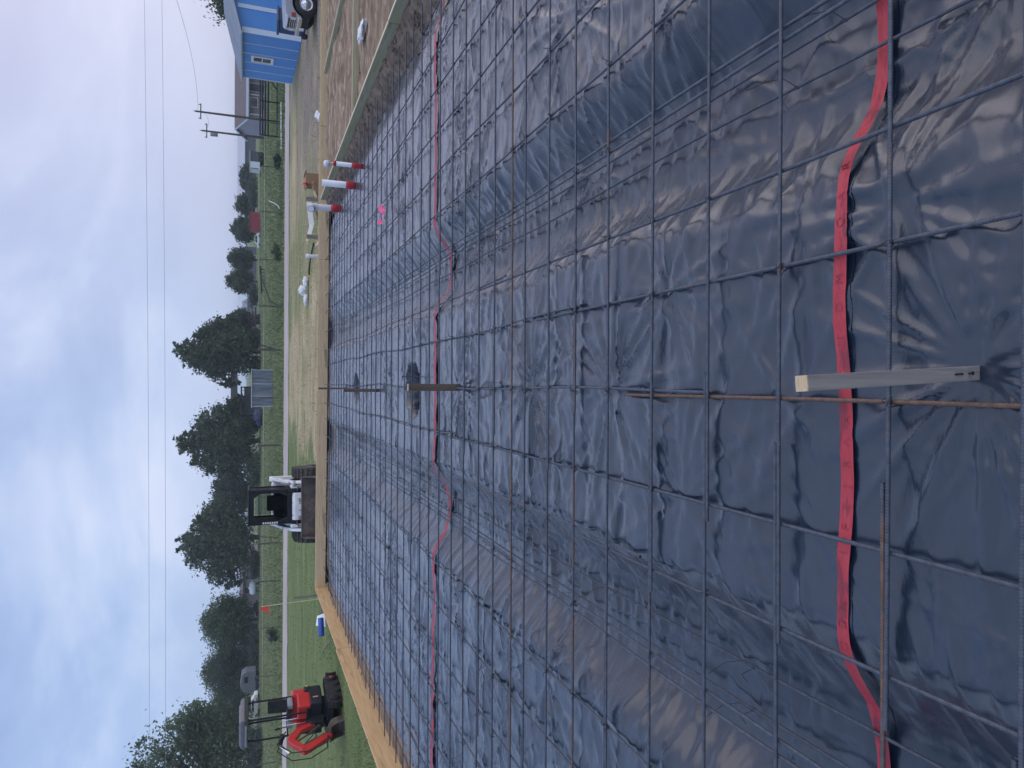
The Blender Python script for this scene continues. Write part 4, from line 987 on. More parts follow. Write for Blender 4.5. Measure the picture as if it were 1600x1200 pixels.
# ------------------------------------------------------------------ red mini excavator
def excavator():
    c = on_y(533, 1099, 17.6)
    t = thing('mini_excavator', 'red mini excavator with black canopy and its bucket curled on the lawn', 'excavator', (c.x, 17.6, GR), rad(164)); t.scale = (0.80, 0.74, 1.0)
    Ru = Matrix.Rotation(rad(4), 4, 'Z')
    und = MB(); und.bbox((0, 0, 0.27), (0.55, 0.9, 0.16), 0.02, Ru.to_3x3()); und.lathe([(0.30, 0.34), (0.30, 0.44), (0.22, 0.46)], 18); ub = und.build('undercarriage', MT['black'], t)
    for s in (-1, 1):
        pts = track(None, 1.45, 0.36, 0.22, 0)
        m_ = MB(); m_.prism(pts, s * 0.46 - 0.115, s * 0.46 + 0.115, 'x', Ru); tr = m_.build('track', MT['rubber'], t, 0.02)
        lm = MB()
        P = [Vector((0, a, b)) for a, b in pts]; P.append(P[0]); lens = [0]
        for i in range(len(P) - 1): lens.append(lens[-1] + (P[i + 1] - P[i]).length)
        for k in range(38):
            d = lens[-1] * k / 38; i = min(max(j for j in range(len(lens)) if lens[j] <= d + 1e-9), len(P) - 2)
            u = (d - lens[i]) / max(1e-6, lens[i + 1] - lens[i]); q = P[i].lerp(P[i + 1], u); tg = (P[i + 1] - P[i]).normalized(); nrm = Vector((0, tg.z, -tg.y))
            lm.box((Ru @ (q + Vector((s * 0.46, 0, 0)) + nrm * 0.008)), (0.22, 0.03, 0.028), Ru.to_3x3() @ Matrix((Vector((1, 0, 0)), tg, nrm)).transposed())
        lm.build('lug_row', MT['rubber'], tr)
        for y, r in ((-0.53, 0.13), (0.53, 0.13), (-0.18, 0.07), (0.18, 0.07)):
            w = MB(); w.lathe([(0, -0.02), (r, -0.02), (r, 0.02), (r * 0.45, 0.04), (0, 0.04)], 14, Ru @ Matrix.Translation((s * 0.585, y, 0.18 if r > 0.1 else 0.09)) @ Matrix.Rotation(s * math.pi / 2, 4, 'Y')); w.build('wheel', MT['black'], tr)
        w = MB(); w.lathe([(0, 0), (0.05, 0), (0.05, 0.02), (0, 0.02)], 10, Ru @ Matrix.Translation((s * 0.62, -0.53 , 0.18)) @ Matrix.Rotation(s * math.pi / 2, 4, 'Y')); w.build('hub_cap', MT['red'], tr)
    bl = MB(); bl.prism([(0.86, 0.04), (0.90, 0.04), (0.86, 0.16), (0.90, 0.30), (0.86, 0.30), (0.82, 0.16)], -0.58, 0.58, 'x', Ru @ Matrix.Rotation(math.pi, 4, 'Z')); bl.build('dozer_blade', MT['steel'], t, 0.005)
    # upper structure
    arc = [(0.50 * math.sin(a) * 1.12, -0.08 - 0.62 * math.cos(a)) for a in np.linspace(-1.45, 1.45, 13)]
    lower = MB(); lower.prism(arc + [(0.54, 0.52), (-0.54, 0.52)], 0.46, 0.74, 'z'); lower.build('skirt', MT['black'], t, 0.03)
    arc2 = [(x * 1.02, y * 1.04) for x, y in arc]
    cw = MB(); cw.prism(arc2 + [(0.50, -0.12), (-0.50, -0.12)], 0.70, 0.84, 'z'); cw.build('counterweight', MT['black'], t, 0.03)
    arc3 = [(x * 0.96, y * 0.93) for x, y in arc]
    up = MB(); up.prism(arc3 + [(0.50, -0.05), (-0.50, -0.05)], 0.82, 1.14, 'z'); up.build('engine_cover', MT['red'], t, 0.06)
    up = MB(); up.bbox((-0.30, 0.22, 0.88), (0.44, 0.66, 0.30), 0.04); up.bbox((0.34, 0.16, 0.88), (0.36, 0.60, 0.34), 0.04); up.build('side_cover', MT['red'], t)
    up = MB(); up.bbox((0.02, 0.36, 0.78), (0.9, 0.40, 0.10), 0.02); up.build('floor_plate', MT['black'], t)
    st = MB(); st.bbox((-0.05, -0.02, 1.20), (0.44, 0.42, 0.10), 0.04); st.bbox((-0.05, -0.24, 1.44), (0.43, 0.11, 0.46), 0.045, Matrix.Rotation(rad(8), 3, 'X')); st.build('seat', MT['rubber'], t)
    for s in (-1, 1):
        cs = MB(); cs.bbox((s * 0.34 - 0.03, 0.12, 1.18), (0.13, 0.40, 0.12), 0.03); cs.build('console', MT['grey_wall'], t)
        lv = MB(); lv.tube([(s * 0.34 - 0.03, 0.28, 1.22), (s * 0.34 - 0.03, 0.32, 1.42)], 0.014, 6); lv.tube([(s * 0.34 - 0.03, 0.32, 1.40), (s * 0.34 - 0.03, 0.34, 1.52)], 0.028, 8); lv.build('joystick', MT['black'], t)
    lv = MB()
    for s in (-1, 1): lv.tube([(s * 0.09, 0.48, 0.82), (s * 0.09, 0.50, 1.30), (s * 0.09, 0.46, 1.36)], 0.013, 6)
    lv.build('travel_lever', MT['chrome'], t)
    for k, (x, y) in enumerate(((-0.36, -0.18), (0.36, -0.18), (-0.36, 0.62), (0.36, 0.62))):
        p_ = MB(); p_.tube([(x, y, 0.80), (x, y, 1.95), (x * 0.96, (y - 0.22) * 0.94 + 0.22, 2.12)], 0.028, 8); p_.build('canopy_post', MT['black'], t)
    for s in (-1, 1): ra = MB(); ra.tube([(s * 0.36, 0.62, 1.24), (s * 0.36, -0.18, 1.24)], 0.018, 6); ra.build('side_rail', MT['black'], t)
    rf = MB(); rf.bbox((0, 0.24, 2.185), (0.98, 1.08, 0.17), 0.075); ro = rf.build('canopy_roof', MT['canopy'], t)
    rf = MB(); rf.bbox((0.0, 0.30, 2.27), (0.80, 0.80, 0.05), 0.022); rf.build('roof_panel', MT['canopy_pale'], ro)
    rf = MB(); rf.bbox((0, 0.82, 2.15), (0.66, 0.14, 0.05), 0.02); rf.build('visor', MT['canopy_pale'], ro)
    # boom, arm, bucket
    sw = MB(); sw.prism([(0.50, 0.42), (0.80, 0.44), (0.84, 0.72), (0.70, 0.82), (0.50, 0.74)], -0.13, 0.13, 'x'); sw.build('swing_bracket', MT['black'], t, 0.02)
    bm_ = MB(); bm_.prism([(0.62, 0.60), (0.76, 0.56), (1.02, 0.96), (1.34, 1.10), (1.70, 0.88), (1.80, 0.98), (1.58, 1.17), (1.34, 1.29), (1.10, 1.23), (0.88, 1.04)], -0.075, 0.075, 'x'); bo = bm_.build('boom', MT['red'], t, 0.02)
    h = MB(); h.tube([(-0.0, 1.00, 1.38), (0.0, 1.44, 1.44)], 0.052, 10); h.build('arm_cylinder', MT['black'], bo)
    h = MB(); h.tube([(0.0, 1.42, 1.44), (0.0, 1.74, 1.28)], 0.034, 8); h.tube([(0.0, 1.68, 1.31), (0.0, 1.80, 1.24)], 0.045, 8); h.build('cylinder_rod', MT['chrome'], bo)
    h = MB(); h.tube([(0, 0.84, 0.55), (0, 1.12, 0.78)], 0.045, 10); h.tube([(0, 1.1, 0.76), (0, 1.36, 1.06)], 0.026, 8); h.build('boom_cylinder', MT['steel'], bo)
    h = MB(); h.box((0.087, 1.00, 1.12), (0.006, 0.14, 0.10), Matrix.Rotation(rad(30), 3, 'X')); h.build('warning_sticker', MT['yellow'], bo)
    ar = MB(); ar.prism([(1.78, 1.04), (1.92, 0.94), (1.84, 0.80), (1.36, 0.28), (1.24, 0.32), (1.30, 0.46), (1.66, 0.96)], -0.065, 0.065, 'x'); ao = ar.build('arm', MT['red'], t, 0.015)
    h = MB(); h.tube([(0, 1.62, 0.98), (0, 1.38, 0.66)], 0.038, 8); h.tube([(0, 1.40, 0.68), (0, 1.22, 0.46)], 0.024, 8); h.build('bucket_cylinder', MT['steel'], ao)
    h = MB()
    for s in (-1, 1):
        h.tube([(s * 0.05, 0.95, 1.30), (s * 0.12, 1.5, 1.50), (s * 0.13, 1.95, 1.20), (s * 0.13, 1.98, 0.80), (s * 0.10, 1.7, 0.42), (s * 0.08, 1.40, 0.40)], 0.016, 6)
        h.tube([(s * 0.09, 0.80, 0.70), (s * 0.13, 1.10, 0.62), (s * 0.13, 1.42, 0.76), (s * 0.1, 1.6, 0.90)], 0.013, 6)
    h.build('hose', MT['rubber'], ao)
    lk_ = MB()
    for s in (-1, 1): lk_.bar((s * 0.08, 1.30, 0.42), (s * 0.08, 1.08, 0.40), 0.03, 0.06, 0.005); lk_.bar((s * 0.08, 1.10, 0.42), (s * 0.08, 1.02, 0.24), 0.03, 0.06, 0.005)
    lk_.build('bucket_link', MT['steel'], ao)
    bp = [(1.34, 0.34), (1.18, 0.38), (0.98, 0.30), (0.88, 0.14), (0.96, 0.02), (1.12, 0.0), (1.13, 0.025), (0.98, 0.05), (0.92, 0.14), (1.01, 0.275), (1.18, 0.345), (1.33, 0.31)]
    bu = MB(); bu.prism(bp, -0.24, 0.24, 'x'); b_o = bu.build('bucket', MT['bucket_steel'], t)
    for s in (-1, 1):
        e_ = MB(); e_.prism([(1.34, 0.34), (1.18, 0.38), (0.98, 0.30), (0.88, 0.14), (0.96, 0.02), (1.12, 0.0), (1.20, 0.20)], s * 0.252 - 0.01, s * 0.252 + 0.01, 'x'); e_.build('cheek_plate', MT['bucket_steel'], b_o)
    for k in range(4):
        e_ = MB(); e_.box((-0.18 + k * 0.12, 1.16, 0.012), (0.045, 0.11, 0.025), None, 0.8); e_.build('tooth', MT['steel'], b_o)
    # stickers on the skirt
    for (x, y, w, mm) in ((-0.545, 0.14, 0.20, 'pinkish'),):
        e_ = MB(); e_.box((x, y, 0.61), (0.006, w, 0.12)); e_.build('sticker', MT[mm], t)
    e_ = MB(); e_.box((-0.49, -0.36, 0.78), (0.012, 0.14, 0.05), Matrix.Rotation(rad(-28), 3, 'Z')); e_.build('sticker', MT['yellow'], t)
    return t
excavator()

# ------------------------------------------------------------------ blue building, truck, bin at the right edge
bx, by = 14.72, 31.7
def blue_building():
    t = thing('blue_building', 'blue metal building with pale trim and a pale low pitched roof', 'building', (bx, by, GR), rad(-5.6))
    L, Wd, H, sl = 6.25, 5.7, 2.40, 0.255
    zr = H + sl * Wd / 2
    m_ = MB(); m_.box((0.05, L / 2, H / 2), (0.1, L, H)); m_.build('side_wall', MT['blue_wall'], t)
    m_ = MB(); m_.prism([(0.101, 0), (Wd, 0), (Wd, H), (Wd / 2, zr), (0.101, H + 0.02)], 0.0, 0.1, 'y'); m_.build('front_wall', MT['blue_wall'], t)
    m_ = MB(); m_.prism([(0.101, 0), (Wd, 0), (Wd, H), (Wd / 2, zr), (0.101, H + 0.02)], L - 0.1, L, 'y'); m_.box((Wd - 0.05, L / 2, H / 2 - 0.01), (0.098, L - 0.21, H - 0.02)); m_.build('rear_wall', MT['blue_wall'], t)
    for k, y in enumerate((1.28, 2.55, 3.80, 5.02)):
        s_ = MB(); s_.box((-0.012, y, H / 2), (0.03, 0.05, H - 0.04)); s_.build('batten', MT['blue_trim'], t)
    s_ = MB(); s_.box((-0.012, L - 0.05, H / 2), (0.03, 0.1, H - 0.03)); s_.build('corner_trim', MT['blue_trim'], t)
    s_ = MB(); s_.box((0.07, -0.022, H / 2), (0.22, 0.045, H - 0.02)); s_.build('corner_trim', MT['blue_trim'], t)
    for x in (1.02, 3.6, 4.8):
        s_ = MB(); s_.box((x, -0.012, H / 2 + 0.1), (0.16, 0.03, H + 0.1)); s_.build('batten', MT['blue_trim'], t)
    for (ws, T_) in (((0.62, 0.95), Matrix.Translation((1.92, -0.02, 1.50))), ((0.70, 0.86), Matrix.Translation((-0.022, 3.20, 1.52)) @ Matrix.Rotation(-math.pi / 2, 4, 'Z'))):
        w, h = ws; f_ = MB(); R3 = T_.to_3x3()
        for a, b_, c_, d_ in ((-w / 2, 0, 0.12, h + 0.12), (w / 2, 0, 0.12, h + 0.12)): f_.box(T_ @ Vector((a, 0, b_)), (c_, 0.06, d_), R3)
        for zz_ in (-h / 2, h / 2): f_.box(T_ @ Vector((0, -0.001, zz_)), (w - 0.12, 0.06, 0.12), R3)
        wo_ = f_.build('window', MT['white'], t)
        g_ = MB(); g_.box(T_ @ Vector((0, 0.005, 0)), (w - 0.1, 0.02, h - 0.1), R3); g_.build('pane', MT['pane'], wo_)
        g_ = MB(); g_.box(T_ @ Vector((0, -0.012, 0)), (w - 0.12, 0.03, 0.035), R3); g_.build('sash_bar', MT['white'], wo_)
    for s, nm in ((0, 'roof_slope'), (1, 'roof_slope')):
        x0, x1 = (-0.22, Wd / 2) if s == 0 else (Wd + 0.22, Wd / 2)
        z0 = H - 0.22 * sl + 0.03
        r_ = MB(); r_.add([(x0, -0.35, z0), (x1, -0.35, zr + 0.03), (x1, L + 0.2, zr + 0.03), (x0, L + 0.2, z0), (x0, -0.35, z0 + 0.07), (x1, -0.35, zr + 0.10), (x1, L + 0.2, zr + 0.10), (x0, L + 0.2, z0 + 0.07)], [(0, 1, 2, 3), (7, 6, 5, 4), (0, 1, 5, 4), (1, 2, 6, 5), (2, 3, 7, 6), (3, 0, 4, 7)])
        ro = r_.build(nm, MT['metal_roof'], t)
        k_ = MB()
        for q in range(15):
            y = -0.2 + q * 0.45
            k_.bar((x0, y, z0 + 0.082), (x1, y, zr + 0.112), 0.025, 0.02)
        k_.build('seam_ribs', MT['metal_roof'], ro)
    return t
blue_building()
def pickup():
    c = on_y(490, 8, 24.2)
    t = thing('pickup_truck', 'silver pickup truck parked nose out beside the blue building', 'truck', (c.x, 24.2, GR), 0)
    a = rad(-10)          # nose points to -x and a little towards the camera
    t.rotation_euler = (0, 0, a)
    # local: nose to -x, near side is -y ; front axle at x = 0
    t.location.x += 0.0
    prof = [(-0.46, 0.52), (-0.46, 0.80), (-0.43, 0.96), (-0.37, 1.02), (1.15, 1.12), (1.15, 0.42), (0.44, 0.42)]
    arch = [(0.44 * math.cos(x), 0.36 + 0.44 * math.sin(x)) for x in np.linspace(0.14, math.pi - 0.35, 12)]
    side = prof[:-1] + [(0.44, 0.42)] + arch[1:] + [(-0.46, 0.52)]
    m_ = MB(); m_.prism(side, 0.02, 0.30, 'y'); m_.prism(side, 1.40, 1.68, 'y'); bo = m_.build('fender', MT['silver'], t, 0.03)
    m_ = MB(); m_.prism([(-0.445, 0.90), (-0.39, 1.00), (1.15, 1.14), (1.15, 0.90)], 0.302, 1.398, 'y'); m_.build('hood', MT['silver'], t, 0.02)
    m_ = MB(); m_.bbox((-0.41, 0.85, 0.74), (0.06, 1.36, 0.30), 0.02); gr_ = m_.build('grille', MT['black'], t)
    for k in range(4):
        b_ = MB(); b_.bbox((-0.445, 0.85, 0.65 + k * 0.062), (0.03, 1.0, 0.022), 0.006); b_.build('grille_bar', MT['chrome'], gr_)
    for y in (0.22, 1.48):
        h = MB(); h.bbox((-0.4455, y, 0.75), (0.04, 0.24, 0.17), 0.02); h.build('headlight', MT['lens'], t)
    h = MB(); h.bbox((-0.40, 0.012, 0.76), (0.14, 0.03, 0.14), 0.01); h.build('marker_light', MT['amber'], t)
    m_ = MB(); m_.bbox((-0.52, 0.85, 0.56), (0.12, 1.76, 0.15), 0.03); m_.build('bumper', MT['chrome'], t)
    m_ = MB(); m_.bbox((-0.585, 0.85, 0.46), (0.015, 0.32, 0.16), 0.003); m_.build('licence_plate', MT['sticker'], t)
    m_ = MB(); m_.bbox((1.9, 0.85, 0.60), (4.6, 1.30, 0.22), 0.03); m_.bbox((0.0, 0.85, 0.38), (0.7, 1.16, 0.34), 0.04); m_.build('chassis_and_shade_block', MT['black'], t)  # second box is an added black block standing in for shade between the wheels
    m_ = MB(); m_.bbox((1.78, 0.85, 0.80), (1.22, 1.66, 0.72), 0.05); m_.prism([(1.17, 1.14), (1.55, 1.66), (2.3, 1.70), (2.39, 1.14)], 0.10, 1.60, 'y'); cb = m_.build('cab', MT['silver'], t, 0.0)
    m_ = MB(); m_.prism([(1.33, 1.18), (1.60, 1.60), (2.2, 1.62), (2.24, 1.18)], 0.085, 0.102, 'y'); m_.build('side_window', MT['glass'], cb)
    m_ = MB(); m_.add([(1.16, 0.2, 1.17), (1.16, 1.5, 1.17), (1.51, 1.45, 1.63), (1.51, 0.25, 1.63), (1.20, 0.2, 1.16), (1.20, 1.5, 1.16), (1.55, 1.45, 1.62), (1.55, 0.25, 1.62)], [(0, 1, 2, 3), (7, 6, 5, 4), (0, 1, 5, 4), (2, 3, 7, 6), (1, 2, 6, 5), (3, 0, 4, 7)]); m_.build('windscreen', MT['glass'], cb)
    m_ = MB(); m_.bbox((3.42, 0.85, 0.86), (2.04, 1.66, 0.56), 0.05); m_.build('bed', MT['silver'], t)
    for x in (0.0, 3.3):
        for y, s in ((0.14, -1), (1.56, 1)):
            w = MB(); T_ = Matrix.Translation((x, y, 0.365)) @ Matrix.Rotation(math.pi / 2 * (1 if s < 0 else -1), 4, 'X')
            w.lathe([(0.20, -0.11), (0.33, -0.115), (0.365, -0.08), (0.368, 0.08), (0.33, 0.115), (0.21, 0.115)], 28, T_); ty = w.build('wheel', MT['rubber'], t)
            r_ = MB(); r_.lathe([(0.215, 0.118), (0.20, 0.10), (0.165, 0.07), (0.15, 0.09), (0.12, 0.10)], 24, T_); r_.build('rim', MT['chrome'], ty)
            r_ = MB(); r_.lathe([(0.12, 0.10), (0.11, 0.125), (0.07, 0.14), (0.0, 0.145)], 20, T_); r_.build('hub_cap', MT['chrome'], ty)
    return t
pickup()
p = on_y(444, 33, 28.2)
t = thing('wheeled_bin', 'dark blue wheeled bin standing against the blue building behind the truck', 'bin', (p.x, 28.2, GR), 0.3)
m_ = MB(); m_.bbox((0, 0, 0.58), (0.62, 0.66, 0.98), 0.05); m_.build('body', MT['navy'], t)
m_ = MB(); m_.bbox((-0.02, -0.01, 1.10), (0.70, 0.76, 0.09), 0.03); m_.build('lid', MT['navy'], t)
for s in (-1, 1):
    m_ = MB(); m_.lathe([(0, -0.03), (0.12, -0.03), (0.12, 0.03), (0, 0.03)], 14, Matrix.Translation((s * 0.33, 0.26, 0.12)) @ Matrix.Rotation(math.pi / 2, 4, 'Y')); m_.build('wheel', MT['rubber'], t)

# ------------------------------------------------------------------ trees and shrubs
def leaf_cloud(lobes, n, size, seed, clump=26, spread=0.09):
    """lobes: (x, y, z, rx, ry, rz) ellipsoids; leaf-sized bent faces gathered in clumps near the lobes' outsides"""
    r = np.random.default_rng(seed)
    vol = np.array([l[3] * l[4] * l[5] for l in lobes]) ** 0.75; vol /= vol.sum()
    nc = max(3, n // clump); li = r.choice(len(lobes), nc, p=vol); L = np.array(lobes)[li]
    d = r.normal(size=(nc, 3)); d /= np.linalg.norm(d, axis=1)[:, None]
    rr = r.random(nc) ** 0.42
    C = L[:, :3] + d * rr[:, None] * L[:, 3:]
    sc_ = L[:, 3:].mean(1)
    k = clump
    o = r.normal(size=(nc, k, 3)) * (spread + 0.09 * r.random((nc, 1, 1))) * sc_[:, None, None] * np.array([1.2, 1.2, 0.85])
    P = (C[:, None] + o).reshape(-1, 3); m = len(P)
    a = r.normal(size=(m, 3)); a /= np.linalg.norm(a, axis=1)[:, None]
    b = np.cross(a, r.normal(size=(m, 3))); b /= np.linalg.norm(b, axis=1)[:, None]
    s = size * r.uniform(0.6, 1.35, m)[:, None]
    v = np.stack([P - a * s, P - b * s * 0.5, P + a * s, P + b * s * 0.5], 1)
    v[:, 1] += np.cross(a, b) * s * 0.25
    return v.reshape(-1, 3), np.arange(m * 4).reshape(m, 4)
def tree(name, label, cat, px_c, Y, w_px, top_px, base_px, lobes, n, size, lm, seed, trunk=True, group=None):
    """px_c: photograph row of the trunk; lobes in units of half the width / the height"""
    b_ = on_y(base_px, px_c, Y); tp = on_y(top_px, px_c, Y)
    wx = abs(on_y(380, px_c - w_px / 2, Y).x - on_y(380, px_c + w_px / 2, Y).x) / 2; H = tp.z - GR
    t = thing(name, label, cat, (b_.x, Y, GR), 0, group)
    L = [(x * wx, y * wx, z * H, rx * wx, ry * wx, rz * H) for (x, y, z, rx, ry, rz) in lobes]
    if name == 'tall_tree':
        r3 = random.Random(seed * 3)
        L = [(a_, b_, c_, d_ * 0.86, e_, f_ * 0.90) for (a_, b_, c_, d_, e_, f_) in L]
        for _ in range(52):
            u = r3.uniform(-1.0, 1.0); top = 1.0 - 0.62 * abs(u) ** 1.2 + r3.uniform(-0.20, 0.04)
            L.append((u * wx, r3.uniform(-0.3, 0.3) * wx, top * H * 0.93, r3.uniform(0.05, 0.10) * wx, 0.08 * wx, r3.uniform(0.05, 0.10) * H))
    v, f = leaf_cloud(L, int(n * 1.8), size * 0.72, seed, 22, 0.12)
    v[:, 2] = np.maximum(v[:, 2], 0.02)
    np_mesh('crown', v, f, lm, False, t)
    if trunk:
        r2 = random.Random(seed); m_ = MB(); th = min(0.5 * H, L[0][2]); r0 = 0.035 * H ** 0.9 + 0.06
        m_.tube([(0, 0, -0.1), (0.02 * H * r2.uniform(-1, 1), 0, th * 0.5), (0.03 * H * r2.uniform(-1, 1), 0, th)], [r0, r0 * 0.8, r0 * 0.6], 8)
        for l in L:
            q = Vector((l[0], l[1], l[2])); s_ = Vector((0, 0, th * r2.uniform(0.55, 0.95)))
            m_.tube([s_, s_.lerp(q, 0.5) + Vector((0, 0, 0.03 * H)), q + Vector((0, 0, l[5] * 0.3))], [r0 * 0.45, r0 * 0.3, r0 * 0.10], 6)
        m_.build('trunk', MT['bark'], t)
    return t
SP1 = [(0, 0, .42, .85, .8, .28), (-.15, 0, .66, .55, .5, .22), (.30, .1, .60, .5, .5, .20), (-.05, 0, .86, .26, .26, .14), (-.62, 0, .50, .32, .4, .16), (.62, 0, .46, .34, .4, .18), (-.35, 0, .80, .20, .2, .12), (.12, 0, .93, .13, .13, .08), (-.12, 0, .96, .10, .1, .06), (.0, 0, .24, .8, .7, .14)]
SP2 = [(0, 0, .38, .9, .8, .26), (.25, 0, .62, .5, .5, .20), (-.25, 0, .60, .5, .5, .22), (-.05, 0, .82, .24, .24, .15), (.08, 0, .95, .10, .1, .07), (-.20, 0, .92, .10, .1, .07), (.65, 0, .42, .3, .3, .16), (-.70, 0, .40, .28, .3, .14), (-.42, 0, .78, .14, .14, .10), (.0, 0, .2, .85, .7, .14)]
RND = [(0, 0, .58, .80, .8, .36), (-.45, 0, .50, .48, .5, .28), (.45, 0, .52, .48, .5, .28), (0.1, 0, .82, .42, .4, .17), (0, 0, .30, .7, .7, .18)]
LOW = [(0, 0, .45, .7, .7, .45), (-.5, 0, .40, .5, .5, .36), (.5, 0, .42, .5, .5, .40), (.2, 0, .7, .3, .3, .25)]
tree('tall_tree', 'tall dark tree with a ragged pointed crown above the tin shed', 'tree', 549, 112, 108, 270, 402, SP1, 11000, 0.30, MT['leaf_a'], 101)
tree('tall_tree', 'tall dark tree with pointed crown between the tin shed and the loader', 'tree', 688, 114, 134, 273, 402, SP2, 12000, 0.30, MT['leaf_a'], 102)
tree('tall_tree', 'tall dark bushy tree behind and left of the loader cab', 'tree', 840, 116, 152, 276, 402, SP1, 13000, 0.30, MT['leaf_a'], 103)
tree('round_tree', 'smooth rounded tree behind the orange red pennant', 'tree', 968, 122, 98, 312, 402, RND, 9000, 0.26, MT['leaf_b'], 104)
tree('round_tree', 'rounded double tree between the pennant and the excavator canopy', 'tree', 1046, 124, 98, 314, 402, RND, 8000, 0.26, MT['leaf_a'], 105)
tree('round_tree', 'grey green tree directly behind the excavator canopy', 'tree', 1108, 128, 96, 320, 402, RND, 7000, 0.28, MT['leaf_c'], 106)
tree('tall_tree', 'largest pale edged tree rising at the left end of the view', 'tree', 1205, 96, 250, 142, 402, SP2, 14000, 0.30, MT['leaf_b'], 107)
tree('round_tree', 'mid sized bush tree in front of the tall left tree', 'tree', 1142, 104, 100, 290, 402, RND, 6500, 0.28, MT['leaf_c'], 108)
tree('round_tree', 'grey green tree between the two tallest middle trees', 'tree', 766, 126, 84, 330, 402, RND, 4500, 0.30, MT['leaf_c'], 109)
tree('round_tree', 'grey green tree just left of the tin shed and carport', 'tree', 640, 128, 52, 352, 402, RND, 4200, 0.30, MT['leaf_c'], 110)
tree('round_tree', 'low dark tree at the right foot of the tree above the tin shed', 'tree', 505, 122, 44, 352, 402, RND, 4000, 0.30, MT['leaf_c'], 111)
tree('round_tree', 'far round tree, leftmost of the small clump above the black implement', 'tree', 440, 150, 40, 352, 399, RND, 3600, 0.34, MT['leaf_a'], 112)
tree('round_tree', 'far round tree, middle of the small clump above the grey sheds', 'tree', 406, 152, 40, 354, 399, RND, 3200, 0.34, MT['leaf_a'], 113)
tree('round_tree', 'far round tree standing over the white car', 'tree', 361, 152, 44, 361, 399, RND, 3400, 0.34, MT['leaf_a'], 114)
tree('round_tree', 'far round tree to the right of the red shed', 'tree', 321, 156, 38, 366, 399, RND, 2800, 0.34, MT['leaf_a'], 115)
tree('round_tree', 'far low tree behind the grey cargo trailer', 'tree', 280, 160, 46, 373, 399, RND, 3000, 0.34, MT['leaf_c'], 116)
tree('leafy_tree', 'tree showing its leafy branches over the roof of the blue building', 'tree', -12, 44, 110, 296, 430, RND, 9000, 0.13, MT['leaf_a'], 117)
for k, (pc_, Y, w, top, base, lab, mm) in enumerate((
        (395, 47.6, 30, 423, 441, 'dark shrub by the fence in front of the grey sheds', 'leaf_a'), (990, 47, 24, 410, 440, 'dark weedy shrub by the fence right of the pennant', 'leaf_c'),
        (254, 47.5, 26, 424, 441, 'dark shrub by the fence in front of the cargo trailer', 'leaf_c'), (655, 112, 40, 390, 403, 'low dark bush between the tin shed and the tall tree', 'leaf_c'),
        (735, 110, 60, 385, 403, 'low hedge like bush at the foot of the middle tall tree', 'leaf_a'), (880, 112, 46, 388, 402, 'low bush under the bushy tree left of the loader', 'leaf_c'),
        (1010, 116, 60, 388, 402, 'low bush in front of the house left of the pennant', 'leaf_c'), (1050, 118, 50, 384, 402, 'low bush behind the excavator canopy', 'leaf_a'), (1170, 92, 80, 380, 404, 'broad low bush at the left end of the field', 'leaf_c'),
        (575, 112, 40, 388, 403, 'low bush directly under the tree above the tin shed', 'leaf_a'), (530, 114, 40, 386, 402, 'low bush behind the maroon trailer', 'leaf_c'), (462, 140, 40, 386, 401, 'far low bush behind the black implement', 'leaf_c'), (300, 150, 60, 385, 400, 'far low hedge between the red shed and the cargo trailer', 'leaf_c'))):
    tree('shrub', lab, 'shrub', pc_, Y, w, top, base, LOW, 700 if Y < 60 else 1500, 0.06 if Y < 60 else 0.22, MT[mm], 130 + k, False, 'shrubs and bushes round the field')

